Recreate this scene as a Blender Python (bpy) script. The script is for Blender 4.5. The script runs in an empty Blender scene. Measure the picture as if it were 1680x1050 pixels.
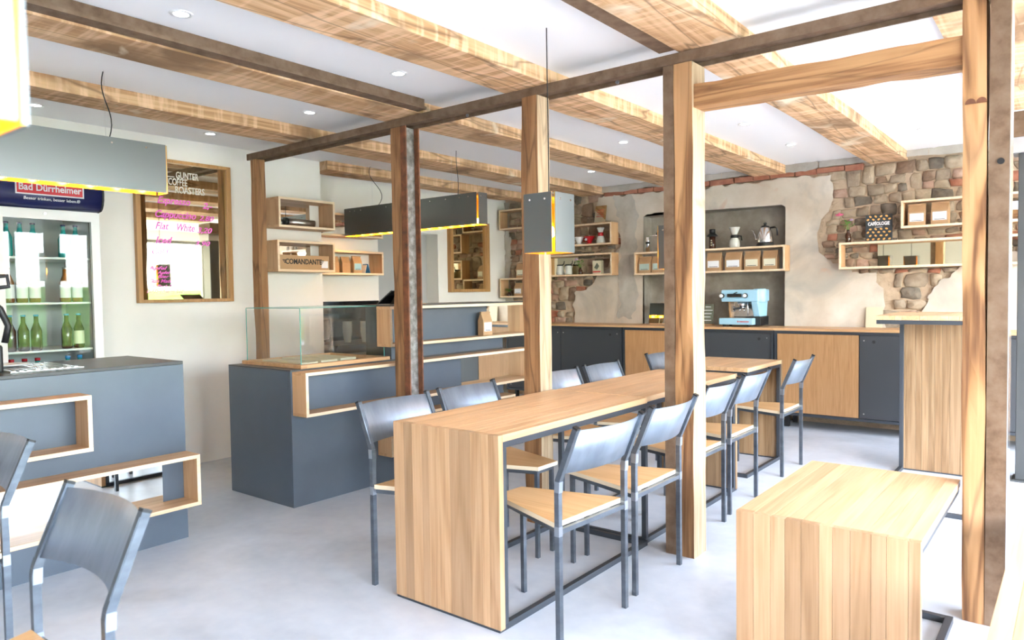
import bpy, bmesh, math, random
from mathutils import Vector, Matrix, noise
random.seed(7)
scene = bpy.context.scene
COL = scene.collection
PI = math.pi

# ------------------------------------------------------------------ camera
def make_camera():
    yaw, pitch, roll = math.radians(38.4), math.radians(-2.15), math.radians(-0.83)
    f = Vector((-math.sin(yaw)*math.cos(pitch), math.cos(yaw)*math.cos(pitch), math.sin(pitch)))
    r = Vector((math.cos(yaw), math.sin(yaw), 0)); u = r.cross(f)
    c, s = math.cos(roll), math.sin(roll)
    r2, u2 = c*r+s*u, -s*r+c*u
    cd = bpy.data.cameras.new('camera'); cam = bpy.data.objects.new('camera', cd); COL.objects.link(cam)
    m = Matrix((r2, u2, -f)).transposed().to_4x4(); m.translation = (0, 0, 1.32)
    cam.matrix_world = m
    cd.sensor_width = 36.0; cd.lens = 36.0*1180/1680; cd.clip_start = 0.05
    cd.dof.use_dof = True; cd.dof.focus_distance = 4.3; cd.dof.aperture_fstop = 4.0
    scene.camera = cam
    scene.cycles.max_bounces = 8; scene.cycles.diffuse_bounces = 4; scene.cycles.glossy_bounces = 4; scene.cycles.transmission_bounces = 4
make_camera()

# ------------------------------------------------------------------ world and light
world = bpy.data.worlds.new('sky'); scene.world = world; world.use_nodes = True
wn = world.node_tree; wn.nodes.clear()
sky = wn.nodes.new('ShaderNodeTexSky'); sky.sky_type = 'NISHITA'; sky.sun_disc = False
sky.sun_elevation = math.radians(48); sky.sun_rotation = math.radians(140); sky.air_density = 1.0; sky.dust_density = 2.5
wmix = wn.nodes.new('ShaderNodeMixRGB'); wmix.inputs[0].default_value = 0.55; wmix.inputs[2].default_value = (3.1, 3.35, 3.75, 1)
bg = wn.nodes.new('ShaderNodeBackground'); bg.inputs['Strength'].default_value = 1.0
wo = wn.nodes.new('ShaderNodeOutputWorld')
wn.links.new(sky.outputs[0], wmix.inputs[1]); wn.links.new(wmix.outputs[0], bg.inputs['Color']); wn.links.new(bg.outputs[0], wo.inputs['Surface'])
scene.view_settings.view_transform = 'Standard'; scene.view_settings.look = 'None'
scene.view_settings.gamma = 1.0; scene.view_settings.use_curve_mapping = False
scene.view_settings.exposure = 2.9
sd = bpy.data.lights.new('sun', 'SUN'); sd.energy = 3.0; sd.angle = math.radians(1.0); sd.color = (1.0, 0.95, 0.86)
so = bpy.data.objects.new('sun', sd); COL.objects.link(so)
so.rotation_euler = Vector((-0.34, 0.2, -0.92)).to_track_quat('-Z', 'Y').to_euler()
# the windows, also used as light portals: (y0, y1) in the right wall, (x0, x1) in the front wall
WX, WY, ZC = 2.2, -2.6, 2.55
RIGHT_WIN = [(-2.45, -1.05), (0.2, 2.5), (2.6, 4.85), (4.95, 7.2)]  # first one, behind the camera, is added to brighten the front of the room
FRONT_WIN = []
WZ0, WZ1 = 0.4, 2.38
def portal(loc, sx, sy, direction):
    l = bpy.data.lights.new('window_portal', 'AREA'); l.shape = 'RECTANGLE'; l.size = sx; l.size_y = sy
    l.cycles.is_portal = True
    o = bpy.data.objects.new('window_portal', l); COL.objects.link(o); o.location = loc
    o.rotation_euler = Vector(direction).to_track_quat('-Z', 'Y').to_euler()
for a, b in RIGHT_WIN: portal((WX+.16, (a+b)/2, (WZ0+WZ1)/2), b-a, WZ1-WZ0, (-1, 0, 0))
for a, b in FRONT_WIN: portal(((a+b)/2, WY-.16, (WZ0+WZ1)/2), b-a, WZ1-WZ0, (0, 1, 0))

# ------------------------------------------------------------------ materials
MATS = {}
def nt(name):
    m = bpy.data.materials.new(name); m.use_nodes = True; n = m.node_tree; n.nodes.clear()
    out = n.nodes.new('ShaderNodeOutputMaterial'); b = n.nodes.new('ShaderNodeBsdfPrincipled')
    n.links.new(b.outputs[0], out.inputs[0]); MATS[name] = m
    return m, n, b, out
def N(n, t, **k):
    x = n.nodes.new(t)
    for a, v in k.items():
        if a in x.inputs: x.inputs[a].default_value = v
        else: setattr(x, a, v)
    return x
def ramp(n, pts):
    r = n.nodes.new('ShaderNodeValToRGB'); e = r.color_ramp.elements
    while len(e) < len(pts): e.new(0.5)
    for el, (p, c) in zip(e, pts): el.position = p; el.color = (*c, 1)
    return r
def coords(n, scale=(1, 1, 1), rnd=0.0):
    tc = n.nodes.new('ShaderNodeTexCoord'); mp = n.nodes.new('ShaderNodeMapping'); mp.inputs['Scale'].default_value = scale
    if rnd:
        oi = n.nodes.new('ShaderNodeObjectInfo'); ml = N(n, 'ShaderNodeVectorMath', operation='SCALE')
        cx = n.nodes.new('ShaderNodeCombineXYZ')
        for i in range(3): n.links.new(oi.outputs['Random'], cx.inputs[i])
        n.links.new(cx.outputs[0], ml.inputs[0]); ml.inputs['Scale'].default_value = rnd
        ad = N(n, 'ShaderNodeVectorMath', operation='ADD')
        n.links.new(tc.outputs['Object'], ad.inputs[0]); n.links.new(ml.outputs[0], ad.inputs[1]); n.links.new(ad.outputs[0], mp.inputs[0])
    else: n.links.new(tc.outputs['Object'], mp.inputs[0])
    return mp
def bump(n, b, src, strength, dist=0.01):
    bp = N(n, 'ShaderNodeBump'); bp.inputs['Strength'].default_value = strength; bp.inputs['Distance'].default_value = dist
    n.links.new(src, bp.inputs['Height']); n.links.new(bp.outputs[0], b.inputs['Normal'])
def plain(name, col, rough=0.5, metal=0.0, emit=None, strength=0, coat=0, spec=0.5):
    m, n, b, o = nt(name); b.inputs['Base Color'].default_value = (*col, 1); b.inputs['Roughness'].default_value = rough
    b.inputs['Metallic'].default_value = metal; b.inputs['Specular IOR Level'].default_value = spec
    if coat: b.inputs['Coat Weight'].default_value = coat
    if emit: b.inputs['Emission Color'].default_value = (*emit, 1); b.inputs['Emission Strength'].default_value = strength
    return m
def mottled(name, c1, c2, scale=6, rough=0.5, metal=0.0, detail=6, bmp=0.0, c3=None, stretch=(1, 1, 1), rnd=0, dist=0.004, spec=0.5):
    m, n, b, o = nt(name); mp = coords(n, stretch, rnd)
    ns = N(n, 'ShaderNodeTexNoise'); ns.inputs['Scale'].default_value = scale; ns.inputs['Detail'].default_value = detail; ns.inputs['Roughness'].default_value = 0.6
    n.links.new(mp.outputs[0], ns.inputs['Vector'])
    r = ramp(n, [(0.32, c1), (0.68, c2)] if c3 is None else [(0.3, c1), (0.5, c2), (0.7, c3)])
    n.links.new(ns.outputs['Fac'], r.inputs[0]); n.links.new(r.outputs[0], b.inputs['Base Color'])
    b.inputs['Roughness'].default_value = rough; b.inputs['Metallic'].default_value = metal; b.inputs['Specular IOR Level'].default_value = spec
    if bmp: bump(n, b, ns.outputs['Fac'], bmp, dist)
    return m
def wood(name, light, mid, dark, axis, k=9.0, rough=0.45, rnd=13.0, var=0.18, sawn=0.0, bmp=0.15, cracks=0.0, ring=0.3):
    light, mid, dark = [(c[0], c[1]*.95, c[2]*.96) for c in (light, mid, dark)]
    m, n, b, o = nt(name)
    sc = [k, k, k]; sc[axis] = k*0.07
    mp = coords(n, tuple(sc), rnd)
    n1 = N(n, 'ShaderNodeTexNoise'); n1.inputs['Scale'].default_value = 1.0; n1.inputs['Detail'].default_value = 3; n1.inputs['Distortion'].default_value = 1.2
    n.links.new(mp.outputs[0], n1.inputs['Vector'])
    # growth rings: a wave driven by the stretched noise
    mul = N(n, 'ShaderNodeMath', operation='MULTIPLY'); mul.inputs[1].default_value = 26.0; n.links.new(n1.outputs['Fac'], mul.inputs[0])
    sn = N(n, 'ShaderNodeMath', operation='SINE'); n.links.new(mul.outputs[0], sn.inputs[0])
    mr = N(n, 'ShaderNodeMapRange'); mr.inputs[1].default_value = -1; mr.inputs[2].default_value = 1; n.links.new(sn.outputs[0], mr.inputs[0])
    sc2 = [k*16, k*16, k*16]; sc2[axis] = k*0.5
    mp2 = coords(n, tuple(sc2), rnd)
    n2 = N(n, 'ShaderNodeTexNoise'); n2.inputs['Scale'].default_value = 1.0; n2.inputs['Detail'].default_value = 3; n.links.new(mp2.outputs[0], n2.inputs['Vector'])
    mx = N(n, 'ShaderNodeMath', operation='MULTIPLY_ADD'); mx.inputs[1].default_value = ring
    n.links.new(mr.outputs[0], mx.inputs[0])
    h = N(n, 'ShaderNodeMath', operation='MULTIPLY'); h.inputs[1].default_value = 1-ring; n.links.new(n2.outputs['Fac'], h.inputs[0]); n.links.new(h.outputs[0], mx.inputs[2])
    r = ramp(n, [(0.15, dark), (0.45, mid), (0.8, light)]); n.links.new(mx.outputs[0], r.inputs[0])
    last = r.outputs[0]
    if sawn:
        sc3 = [3, 3, 3]; sc3[axis] = 24
        mp3 = coords(n, tuple(sc3), rnd); n3 = N(n, 'ShaderNodeTexNoise'); n3.inputs['Scale'].default_value = 1.0; n3.inputs['Detail'].default_value = 2
        n.links.new(mp3.outputs[0], n3.inputs['Vector'])
        r3 = ramp(n, [(0.48, (0, 0, 0)), (0.62, (1, 1, 1))]); n.links.new(n3.outputs['Fac'], r3.inputs[0])
        f = N(n, 'ShaderNodeMath', operation='MULTIPLY'); f.inputs[1].default_value = sawn; n.links.new(r3.outputs[0], f.inputs[0])
        mm = n.nodes.new('ShaderNodeMixRGB'); n.links.new(f.outputs[0], mm.inputs[0]); n.links.new(last, mm.inputs[1]); mm.inputs[2].default_value = (min(1, light[0]*1.35), min(1, light[1]*1.4), min(1, light[2]*1.6), 1)
        last = mm.outputs[0]
    if cracks:
        sc4 = [5, 5, 5]; sc4[axis] = 0.5
        mp4 = coords(n, tuple(sc4), rnd); v = N(n, 'ShaderNodeTexVoronoi', feature='DISTANCE_TO_EDGE'); v.inputs['Scale'].default_value = 1.6
        n4 = N(n, 'ShaderNodeTexNoise'); n4.inputs['Scale'].default_value = 2.0; n.links.new(mp4.outputs[0], n4.inputs['Vector'])
        vm = n.nodes.new('ShaderNodeMixRGB'); vm.inputs[0].default_value = 0.3; n.links.new(mp4.outputs[0], vm.inputs[1]); n.links.new(n4.outputs['Color'], vm.inputs[2]); n.links.new(vm.outputs[0], v.inputs['Vector'])
        r4 = ramp(n, [(0.0, (1, 1, 1)), (0.03, (0, 0, 0))]); n.links.new(v.outputs['Distance'], r4.inputs[0])
        f4 = N(n, 'ShaderNodeMath', operation='MULTIPLY'); f4.inputs[1].default_value = cracks; n.links.new(r4.outputs[0], f4.inputs[0])
        m4 = n.nodes.new('ShaderNodeMixRGB'); n.links.new(f4.outputs[0], m4.inputs[0]); n.links.new(last, m4.inputs[1]); m4.inputs[2].default_value = (dark[0]*.3, dark[1]*.28, dark[2]*.25, 1)
        last = m4.outputs[0]
    if var:
        oi = n.nodes.new('ShaderNodeObjectInfo'); hs = n.nodes.new('ShaderNodeHueSaturation')
        v1 = N(n, 'ShaderNodeMapRange'); v1.inputs[3].default_value = 1-var; v1.inputs[4].default_value = 1+var*.7
        n.links.new(oi.outputs['Random'], v1.inputs[0]); n.links.new(v1.outputs[0], hs.inputs['Value']); n.links.new(last, hs.inputs['Color']); last = hs.outputs[0]
    n.links.new(last, b.inputs['Base Color']); b.inputs['Roughness'].default_value = rough
    if bmp: bump(n, b, mx.outputs[0], bmp, 0.003)
    return m
def glass_thin(name, tint=(0.97, 1.0, 0.98), refl=0.035, rough=0.0):
    m = bpy.data.materials.new(name); m.use_nodes = True; n = m.node_tree; n.nodes.clear(); MATS[name] = m
    out = n.nodes.new('ShaderNodeOutputMaterial'); t = n.nodes.new('ShaderNodeBsdfTransparent'); t.inputs[0].default_value = (*tint, 1)
    g = n.nodes.new('ShaderNodeBsdfGlossy'); g.inputs['Roughness'].default_value = rough
    lw = n.nodes.new('ShaderNodeLayerWeight'); lw.inputs[0].default_value = 0.5
    pw = N(n, 'ShaderNodeMath', operation='POWER'); pw.inputs[1].default_value = 5.0; n.links.new(lw.outputs['Facing'], pw.inputs[0])
    ad = N(n, 'ShaderNodeMath', operation='MULTIPLY_ADD'); ad.inputs[1].default_value = 0.45; ad.inputs[2].default_value = refl; n.links.new(pw.outputs[0], ad.inputs[0])
    mx = n.nodes.new('ShaderNodeMixShader'); n.links.new(ad.outputs[0], mx.inputs[0]); n.links.new(t.outputs[0], mx.inputs[1]); n.links.new(g.outputs[0], mx.inputs[2]); n.links.new(mx.outputs[0], out.inputs[0])
    return m

mottled('wall_white', (0.84, 0.805, 0.74), (0.87, 0.84, 0.785), 3, 0.75, bmp=0.05)
plain('ceiling_white', (0.91, 0.91, 0.91), 0.8)
def floor_mat():
    m, n, b, o = nt('screed')
    mp = coords(n); n1 = N(n, 'ShaderNodeTexNoise'); n1.inputs['Scale'].default_value = 1.3; n1.inputs['Detail'].default_value = 5; n1.inputs['Distortion'].default_value = 1.5
    n.links.new(mp.outputs[0], n1.inputs['Vector'])
    r = ramp(n, [(0.3, (0.49, 0.525, 0.58)), (0.5, (0.57, 0.61, 0.675)), (0.72, (0.63, 0.675, 0.75))]); n.links.new(n1.outputs['Fac'], r.inputs[0])
    n2 = N(n, 'ShaderNodeTexNoise'); n2.inputs['Scale'].default_value = 14; n2.inputs['Detail'].default_value = 5; n.links.new(mp.outputs[0], n2.inputs['Vector'])
    mx = n.nodes.new('ShaderNodeMixRGB'); mx.blend_type = 'OVERLAY'; mx.inputs[0].default_value = 0.18; n.links.new(r.outputs[0], mx.inputs[1]); n.links.new(n2.outputs['Fac'], mx.inputs[2])
    n.links.new(mx.outputs[0], b.inputs['Base Color'])
    r2 = ramp(n, [(0.3, (0.32, 0.32, 0.32)), (0.7, (0.45, 0.45, 0.45))]); n.links.new(n1.outputs['Fac'], r2.inputs[0]); n.links.new(r2.outputs[0], b.inputs['Roughness'])
floor_mat()
wood('oak_y', (0.74, 0.505, 0.285), (0.66, 0.425, 0.22), (0.53, 0.31, 0.145), 1, 7, 0.42, var=0.1)
wood('oak_z', (0.57, 0.375, 0.21), (0.485, 0.30, 0.15), (0.36, 0.205, 0.092), 2, 7, 0.45, var=0.2)
wood('oak_shaded', (0.37, 0.25, 0.135), (0.29, 0.185, 0.092), (0.195, 0.115, 0.05), 2, 7, 0.45, var=0.12, ring=.4)  # darker copy of oak_z: shade on the inner end panels put into the colour
wood('oak_x', (0.68, 0.43, 0.22), (0.60, 0.36, 0.165), (0.48, 0.27, 0.11), 0, 7, 0.42, var=0.05)
wood('veneer_z', (0.56, 0.33, 0.155), (0.475, 0.265, 0.11), (0.36, 0.185, 0.07), 2, 14, 0.45, var=0.05, ring=.2)
wood('seat_ply', (0.78, 0.52, 0.26), (0.72, 0.45, 0.20), (0.6, 0.35, 0.14), 0, 6, 0.4, var=0.06)
plain('ply_edge', (0.82, 0.68, 0.48), 0.6)
wood('box_y', (0.66, 0.43, 0.23), (0.58, 0.36, 0.18), (0.46, 0.26, 0.115), 1, 6, 0.5, var=0.1)
wood('box_x', (0.66, 0.43, 0.23), (0.58, 0.36, 0.18), (0.46, 0.26, 0.115), 0, 6, 0.5, var=0.1)
wood('box_z', (0.66, 0.43, 0.23), (0.58, 0.36, 0.18), (0.46, 0.26, 0.115), 2, 6, 0.5, var=0.1)
wood('box_edge', (0.90, 0.75, 0.53), (0.84, 0.67, 0.44), (0.7, 0.51, 0.3), 1, 5, 0.55, var=0.08)
wood('frame_oak', (0.56, 0.33, 0.13), (0.48, 0.26, 0.09), (0.36, 0.18, 0.06), 2, 7, 0.45, var=0.1)
wood('joist', (0.72, 0.50, 0.28), (0.62, 0.395, 0.20), (0.40, 0.22, 0.095), 1, 6, 0.75, var=0.1, sawn=0.5, bmp=0.4, cracks=0.65, ring=.42)
wood('post_wood', (0.40, 0.225, 0.10), (0.31, 0.16, 0.065), (0.16, 0.075, 0.03), 2, 7, 0.75, var=0.15, bmp=0.4, cracks=0.55)
wood('post_pale', (0.49, 0.285, 0.13), (0.38, 0.205, 0.083), (0.14, 0.062, 0.022), 2, 6, 0.75, var=0.05, bmp=0.5, cracks=0.4, ring=.62)
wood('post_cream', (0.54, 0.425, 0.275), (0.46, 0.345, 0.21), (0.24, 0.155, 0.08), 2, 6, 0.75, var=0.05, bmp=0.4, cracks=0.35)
wood('cross_wood', (0.50, 0.29, 0.125), (0.41, 0.22, 0.09), (0.22, 0.10, 0.04), 0, 7, 0.75, var=0.05, bmp=0.4, cracks=0.4, ring=.45)
mottled('rust_steel', (0.115, 0.068, 0.04), (0.18, 0.115, 0.072), 14, 0.7, 0.0, c3=(0.215, 0.148, 0.10), bmp=0.3, spec=0.25)
mottled('rust_red', (0.09, 0.045, 0.03), (0.2, 0.075, 0.035), 16, 0.75, 0.15, c3=(0.30, 0.11, 0.05), bmp=0.3)
mottled('steel_web', (0.10, 0.085, 0.075), (0.24, 0.22, 0.2), 22, 0.6, 0.3, c3=(0.42, 0.4, 0.38), bmp=0.3)
mottled('chair_steel', (0.085, 0.10, 0.12), (0.15, 0.17, 0.20), 7, 0.36, 0.6, stretch=(1, 1, 3), rnd=9)
mottled('chair_sheet', (0.27, 0.32, 0.395), (0.385, 0.445, 0.53), 4, 0.42, 0.8, stretch=(1, 3, 1), rnd=9)
plain('frame_steel', (0.075, 0.085, 0.10), 0.42, 0.6)
plain('weld_bright', (0.34, 0.37, 0.42), 0.35, 0.85)
mottled('panel_dark', (0.078, 0.10, 0.13), (0.092, 0.116, 0.148), 4, 0.33, 0.0, spec=0.7)
plain('panel_top', (0.060, 0.058, 0.056), 0.36)
plain('door_dark', (0.050, 0.054, 0.060), 0.45)
plain('black', (0.012, 0.012, 0.013), 0.45)
plain('black_gloss', (0.010, 0.010, 0.012), 0.06, coat=0.5)
plain('lamp_outer', (0.19, 0.205, 0.21), 0.33, 0.9)
plain('lamp_gold', (0.95, 0.60, 0.12), 0.28, 0.95)
plain('led', (1, 0.8, 0.4), 0.5, emit=(1.0, 0.62, 0.20), strength=9)
plain('downlight_glow', (1, 1, 1), 0.5, emit=(1.0, 0.97, 0.92), strength=6)
plain('white_gloss', (0.85, 0.85, 0.85), 0.3)
plain('white_mat', (0.82, 0.82, 0.8), 0.7)
plain('mirror', (0.86, 0.87, 0.82), 0.015, 1.0)
plain('mirror_bronze', (0.80, 0.72, 0.52), 0.02, 1.0)
glass_thin('clear_glass'); glass_thin('window_glass', (0.98, 0.99, 0.99), 0.03)
glass_thin('case_glass', (0.975, 0.99, 0.985), 0.035); plain('glass_edge', (0.10, 0.36, 0.30), 0.15)
plain('chrome', (0.78, 0.78, 0.78), 0.14, 1.0); plain('brushed', (0.55, 0.54, 0.52), 0.32, 1.0)
plain('machine_blue', (0.36, 0.60, 0.74), 0.3); plain('navy', (0.020, 0.025, 0.11), 0.3, coat=0.3); plain('red_badge', (0.75, 0.05, 0.06), 0.4)
plain('print_white', (0.9, 0.9, 0.9), 0.6); plain('print_black', (0.02, 0.02, 0.02), 0.6); plain('print_red', (0.65, 0.04, 0.04), 0.5)
plain('pink_ink', (0.95, 0.16, 0.70), 0.6); plain('etched', (0.72, 0.68, 0.58), 0.6)
mottled('kraft', (0.42, 0.25, 0.125), (0.50, 0.31, 0.165), 9, 0.75, bmp=0.15); mottled('cardboard', (0.46, 0.28, 0.14), (0.52, 0.32, 0.17), 5, 0.75)
plain('label_white', (0.80, 0.80, 0.82), 0.6); plain('label_mint', (0.42, 0.52, 0.48), 0.6); plain('label_cream', (0.70, 0.67, 0.52), 0.6); plain('label_blue', (0.30, 0.52, 0.62), 0.6); plain('card_blue', (0.05, 0.28, 0.62), 0.5)
plain('porcelain', (0.86, 0.86, 0.85), 0.2); plain('red_plastic', (0.55, 0.02, 0.03), 0.25); plain('amber_glass', (0.06, 0.022, 0.012), 0.08); plain('bottle_teal', (0.02, 0.28, 0.27), 0.1); plain('bottle_amber', (0.22, 0.085, 0.02), 0.1)
plain('leaf', (0.13, 0.30, 0.05), 0.5); plain('petal_pink', (0.80, 0.16, 0.30), 0.6); plain('petal_lilac', (0.55, 0.38, 0.55), 0.6)
plain('sage_print', (0.16, 0.17, 0.12), 0.6); plain('sand_card', (0.66, 0.60, 0.42), 0.5)
plain('book_dark', (0.035, 0.04, 0.045), 0.5); plain('bean_orange', (0.80, 0.43, 0.12), 0.5)
plain('fridge_white', (0.74, 0.74, 0.72), 0.35); plain('fridge_inner', (0.62, 0.64, 0.65), 0.5); plain('cup_clear', (0.62, 0.62, 0.56), 0.25)
mottled('plaster', (0.54, 0.445, 0.345), (0.64, 0.555, 0.455), 2.2, 0.9, c3=(0.72, 0.655, 0.57), bmp=0.35, detail=6, dist=0.02)
def stain(name, col, scale, lo, hi):
    m = MATS[name]; n = m.node_tree; b = [x for x in n.nodes if x.type == 'BSDF_PRINCIPLED'][0]
    src = b.inputs['Base Color'].links[0].from_socket; mp = coords(n); ns = N(n, 'ShaderNodeTexNoise'); ns.inputs['Scale'].default_value = scale; ns.inputs['Detail'].default_value = 5; ns.inputs['Distortion'].default_value = .8
    n.links.new(mp.outputs[0], ns.inputs['Vector']); r = ramp(n, [(lo, (0, 0, 0)), (hi, (1, 1, 1))]); n.links.new(ns.outputs['Fac'], r.inputs[0])
    mx = n.nodes.new('ShaderNodeMixRGB'); n.links.new(r.outputs[0], mx.inputs[0]); n.links.new(src, mx.inputs[1]); mx.inputs[2].default_value = (*col, 1); n.links.new(mx.outputs[0], b.inputs['Base Color'])
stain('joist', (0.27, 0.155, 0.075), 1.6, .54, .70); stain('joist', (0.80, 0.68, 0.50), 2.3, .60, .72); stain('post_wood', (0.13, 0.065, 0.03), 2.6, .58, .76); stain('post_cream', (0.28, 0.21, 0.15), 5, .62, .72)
stain('plaster', (0.40, 0.365, 0.315), 1.7, .52, .68); stain('plaster', (0.60, 0.36, 0.24), 3.1, .68, .78)
mottled('plaster_grey', (0.36, 0.32, 0.27), (0.48, 0.44, 0.38), 3.5, 0.95, c3=(0.56, 0.52, 0.46), bmp=0.7, detail=6, dist=0.03)
mottled('niche_cement', (0.20, 0.17, 0.135), (0.32, 0.285, 0.235), 3, 0.95, c3=(0.44, 0.40, 0.34), bmp=0.6, detail=6, dist=0.03)
mottled('mortar', (0.48, 0.35, 0.24), (0.62, 0.48, 0.34), 9, 0.95, bmp=0.9, detail=6, dist=0.03)
for k, (a, c) in enumerate([((0.27, 0.20, 0.14), (0.42, 0.33, 0.24)), ((0.13, 0.105, 0.08), (0.26, 0.215, 0.165)), ((0.38, 0.29, 0.20), (0.54, 0.43, 0.31)), ((0.20, 0.125, 0.08), (0.36, 0.24, 0.165)), ((0.40, 0.245, 0.175), (0.54, 0.37, 0.28))]):
    mottled('stone_%d' % k, a, c, 12, 0.9, bmp=0.9, rnd=20, detail=8, dist=0.02)
mottled('brick', (0.33, 0.12, 0.07), (0.45, 0.20, 0.125), 14, 0.9, bmp=0.6, rnd=20, dist=0.01)
mottled('asphalt', (0.35, 0.35, 0.34), (0.45, 0.45, 0.43), 5, 0.9); mottled('hedge_leaf', (0.06, 0.15, 0.02), (0.22, 0.38, 0.05), 9, 0.7)
plain('grey_door', (0.42, 0.415, 0.41), 0.7); plain('frame_green', (0.075, 0.08, 0.07), 0.5)
plain('column_grey', (0.055, 0.058, 0.058), 0.5); plain('car_white', (0.8, 0.8, 0.8), 0.2, coat=1.0); plain('tyre', (0.02, 0.02, 0.02), 0.8)

for q in ('led', 'downlight_glow'): MATS[q].cycles.emission_sampling = 'NONE'

# ------------------------------------------------------------------ mesh helpers
class MB:
    def __init__(s): s.v = []; s.f = []; s.m = []; s.sm = []
    def face(s, idx, m=0, smooth=False): s.f.append(tuple(idx)); s.m.append(m); s.sm.append(smooth)
    def box(s, x0, y0, z0, x1, y1, z1, m=0, fm=None):
        b = len(s.v); s.v += [(x0, y0, z0), (x1, y0, z0), (x1, y1, z0), (x0, y1, z0), (x0, y0, z1), (x1, y0, z1), (x1, y1, z1), (x0, y1, z1)]
        F = {'-z': (0, 3, 2, 1), '+z': (4, 5, 6, 7), '-y': (0, 1, 5, 4), '+x': (1, 2, 6, 5), '+y': (2, 3, 7, 6), '-x': (3, 0, 4, 7)}
        for k, q in F.items(): s.face([b+i for i in q], (fm or {}).get(k, m))
        return s
    def prism(s, poly, axis, a, c, m=0, side=None, smooth=False):
        # poly in the plane normal to axis, ordered; axis 0,1,2
        def P(u, w, t): return {0: (t, u, w), 1: (u, t, w), 2: (u, w, t)}[axis]
        b = len(s.v); n = len(poly)
        s.v += [P(u, w, a) for u, w in poly] + [P(u, w, c) for u, w in poly]
        ar = sum(poly[i][0]*poly[(i+1) % n][1]-poly[(i+1) % n][0]*poly[i][1] for i in range(n))
        flip = (ar > 0) != ((c > a) != (axis == 1))
        f0 = list(range(b, b+n)); f1 = list(range(b+n, b+2*n))
        s.face(f0 if flip else f0[::-1], m); s.face(f1[::-1] if flip else f1, m)
        for i in range(n):
            j = (i+1) % n; q = [b+i, b+j, b+n+j, b+n+i]
            s.face(q[::-1] if flip else q, m if side is None else side, smooth)
        return s
    def tube(s, path, w, h=None, m=0, n=4, round_=False, cap=True):
        # square (or round) section swept along a path of points
        h = h or w; pts = [Vector(p) for p in path]; b = len(s.v); k = n if round_ else 4
        up0 = None
        for i, p in enumerate(pts):
            d = (pts[min(i+1, len(pts)-1)]-pts[max(i-1, 0)]).normalized()
            ref = Vector((0, 0, 1)) if abs(d.z) < 0.9 else Vector((0, 1, 0))
            a = d.cross(ref).normalized(); c = a.cross(d).normalized()
            if up0 is not None and a.dot(up0) < 0: a, c = -a, -c
            up0 = a
            for j in range(k):
                if round_: t = 2*PI*j/k; s.v.append(tuple(p+a*math.cos(t)*w/2+c*math.sin(t)*h/2))
                else:
                    q = [(-1, -1), (1, -1), (1, 1), (-1, 1)][j]; s.v.append(tuple(p+a*q[0]*w/2+c*q[1]*h/2))
        for i in range(len(pts)-1):
            for j in range(k):
                j2 = (j+1) % k; s.face([b+i*k+j, b+i*k+j2, b+(i+1)*k+j2, b+(i+1)*k+j], m, round_)
        if cap:
            s.face([b+j for j in range(k)][::-1], m); e = b+(len(pts)-1)*k; s.face([e+j for j in range(k)], m)
        return s
    def lathe(s, prof, c=(0, 0, 0), n=16, m=0, axis=2, smooth=True, cap=True):
        b = len(s.v)
        for r, z in prof:
            for j in range(n):
                t = 2*PI*j/n; u, w = r*math.cos(t), r*math.sin(t)
                p = {2: (u, w, z), 0: (z, u, w), 1: (w, z, u)}[axis]; s.v.append((c[0]+p[0], c[1]+p[1], c[2]+p[2]))
        for i in range(len(prof)-1):
            for j in range(n):
                j2 = (j+1) % n; s.face([b+i*n+j, b+i*n+j2, b+(i+1)*n+j2, b+(i+1)*n+j], m, smooth)
        if cap:
            s.face([b+j for j in range(n)][::-1], m); e = b+(len(prof)-1)*n; s.face([e+j for j in range(n)], m)
        return s
    def ico(s, c, r, m=0, sc=(1, 1, 1), jit=0.0, sub=1):
        bm = bmesh.new(); bmesh.ops.create_icosphere(bm, subdivisions=sub, radius=r)
        b = len(s.v); bm.verts.ensure_lookup_table()
        for v in bm.verts:
            k = 1+random.uniform(-jit, jit); s.v.append((c[0]+v.co.x*sc[0]*k, c[1]+v.co.y*sc[1]*k, c[2]+v.co.z*sc[2]*k))
        for f in bm.faces: s.face([b+v.index for v in f.verts], m, True)
        bm.free(); return s
def offset(o):
    p = Vector((0, 0, 0))
    while o is not None: p += o.location; o = o.parent
    return p
def part(name, mb, mats, parent=None, bevel=0.0, label=None):
    me = bpy.data.meshes.new(name); off = offset(parent)
    me.from_pydata([tuple(Vector(v)-off) for v in mb.v], [], mb.f)
    for mt in ([mats] if isinstance(mats, str) else mats): me.materials.append(MATS[mt])
    for p, i, sm in zip(me.polygons, mb.m, mb.sm): p.material_index = i; p.use_smooth = sm
    o = bpy.data.objects.new(name, me); COL.objects.link(o); o.parent = parent
    if bevel:
        bv = o.modifiers.new('bevel', 'BEVEL'); bv.width = bevel; bv.segments = 2; bv.limit_method = 'ANGLE'
    if label: o['label'] = label
    return o
def tag(o, label, cat, group=None):
    o['label'] = label; o['category'] = cat
    if group: o['group'] = group
    return o
def thing(name, label, cat, loc=(0, 0, 0), group=None):
    o = bpy.data.objects.new(name, None); COL.objects.link(o); o.location = loc; o.empty_display_size = 0.1
    return tag(o, label, cat, group)
def struct(name, mb, mats, parent=None, label=None):
    o = part(name, mb, mats, parent)
    if parent is None: o['kind'] = 'structure'
    if label: o['label'] = label
    return o
def dup(root, loc, rz, label=None):
    r = root.copy(); COL.objects.link(r); r.location = loc; r.rotation_euler = (0, 0, rz)
    if label: r['label'] = label
    for ch in root.children:
        c = ch.copy(); COL.objects.link(c); c.parent = r
        for g in ch.children:
            d = g.copy(); COL.objects.link(d); d.parent = c
    return r
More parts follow.
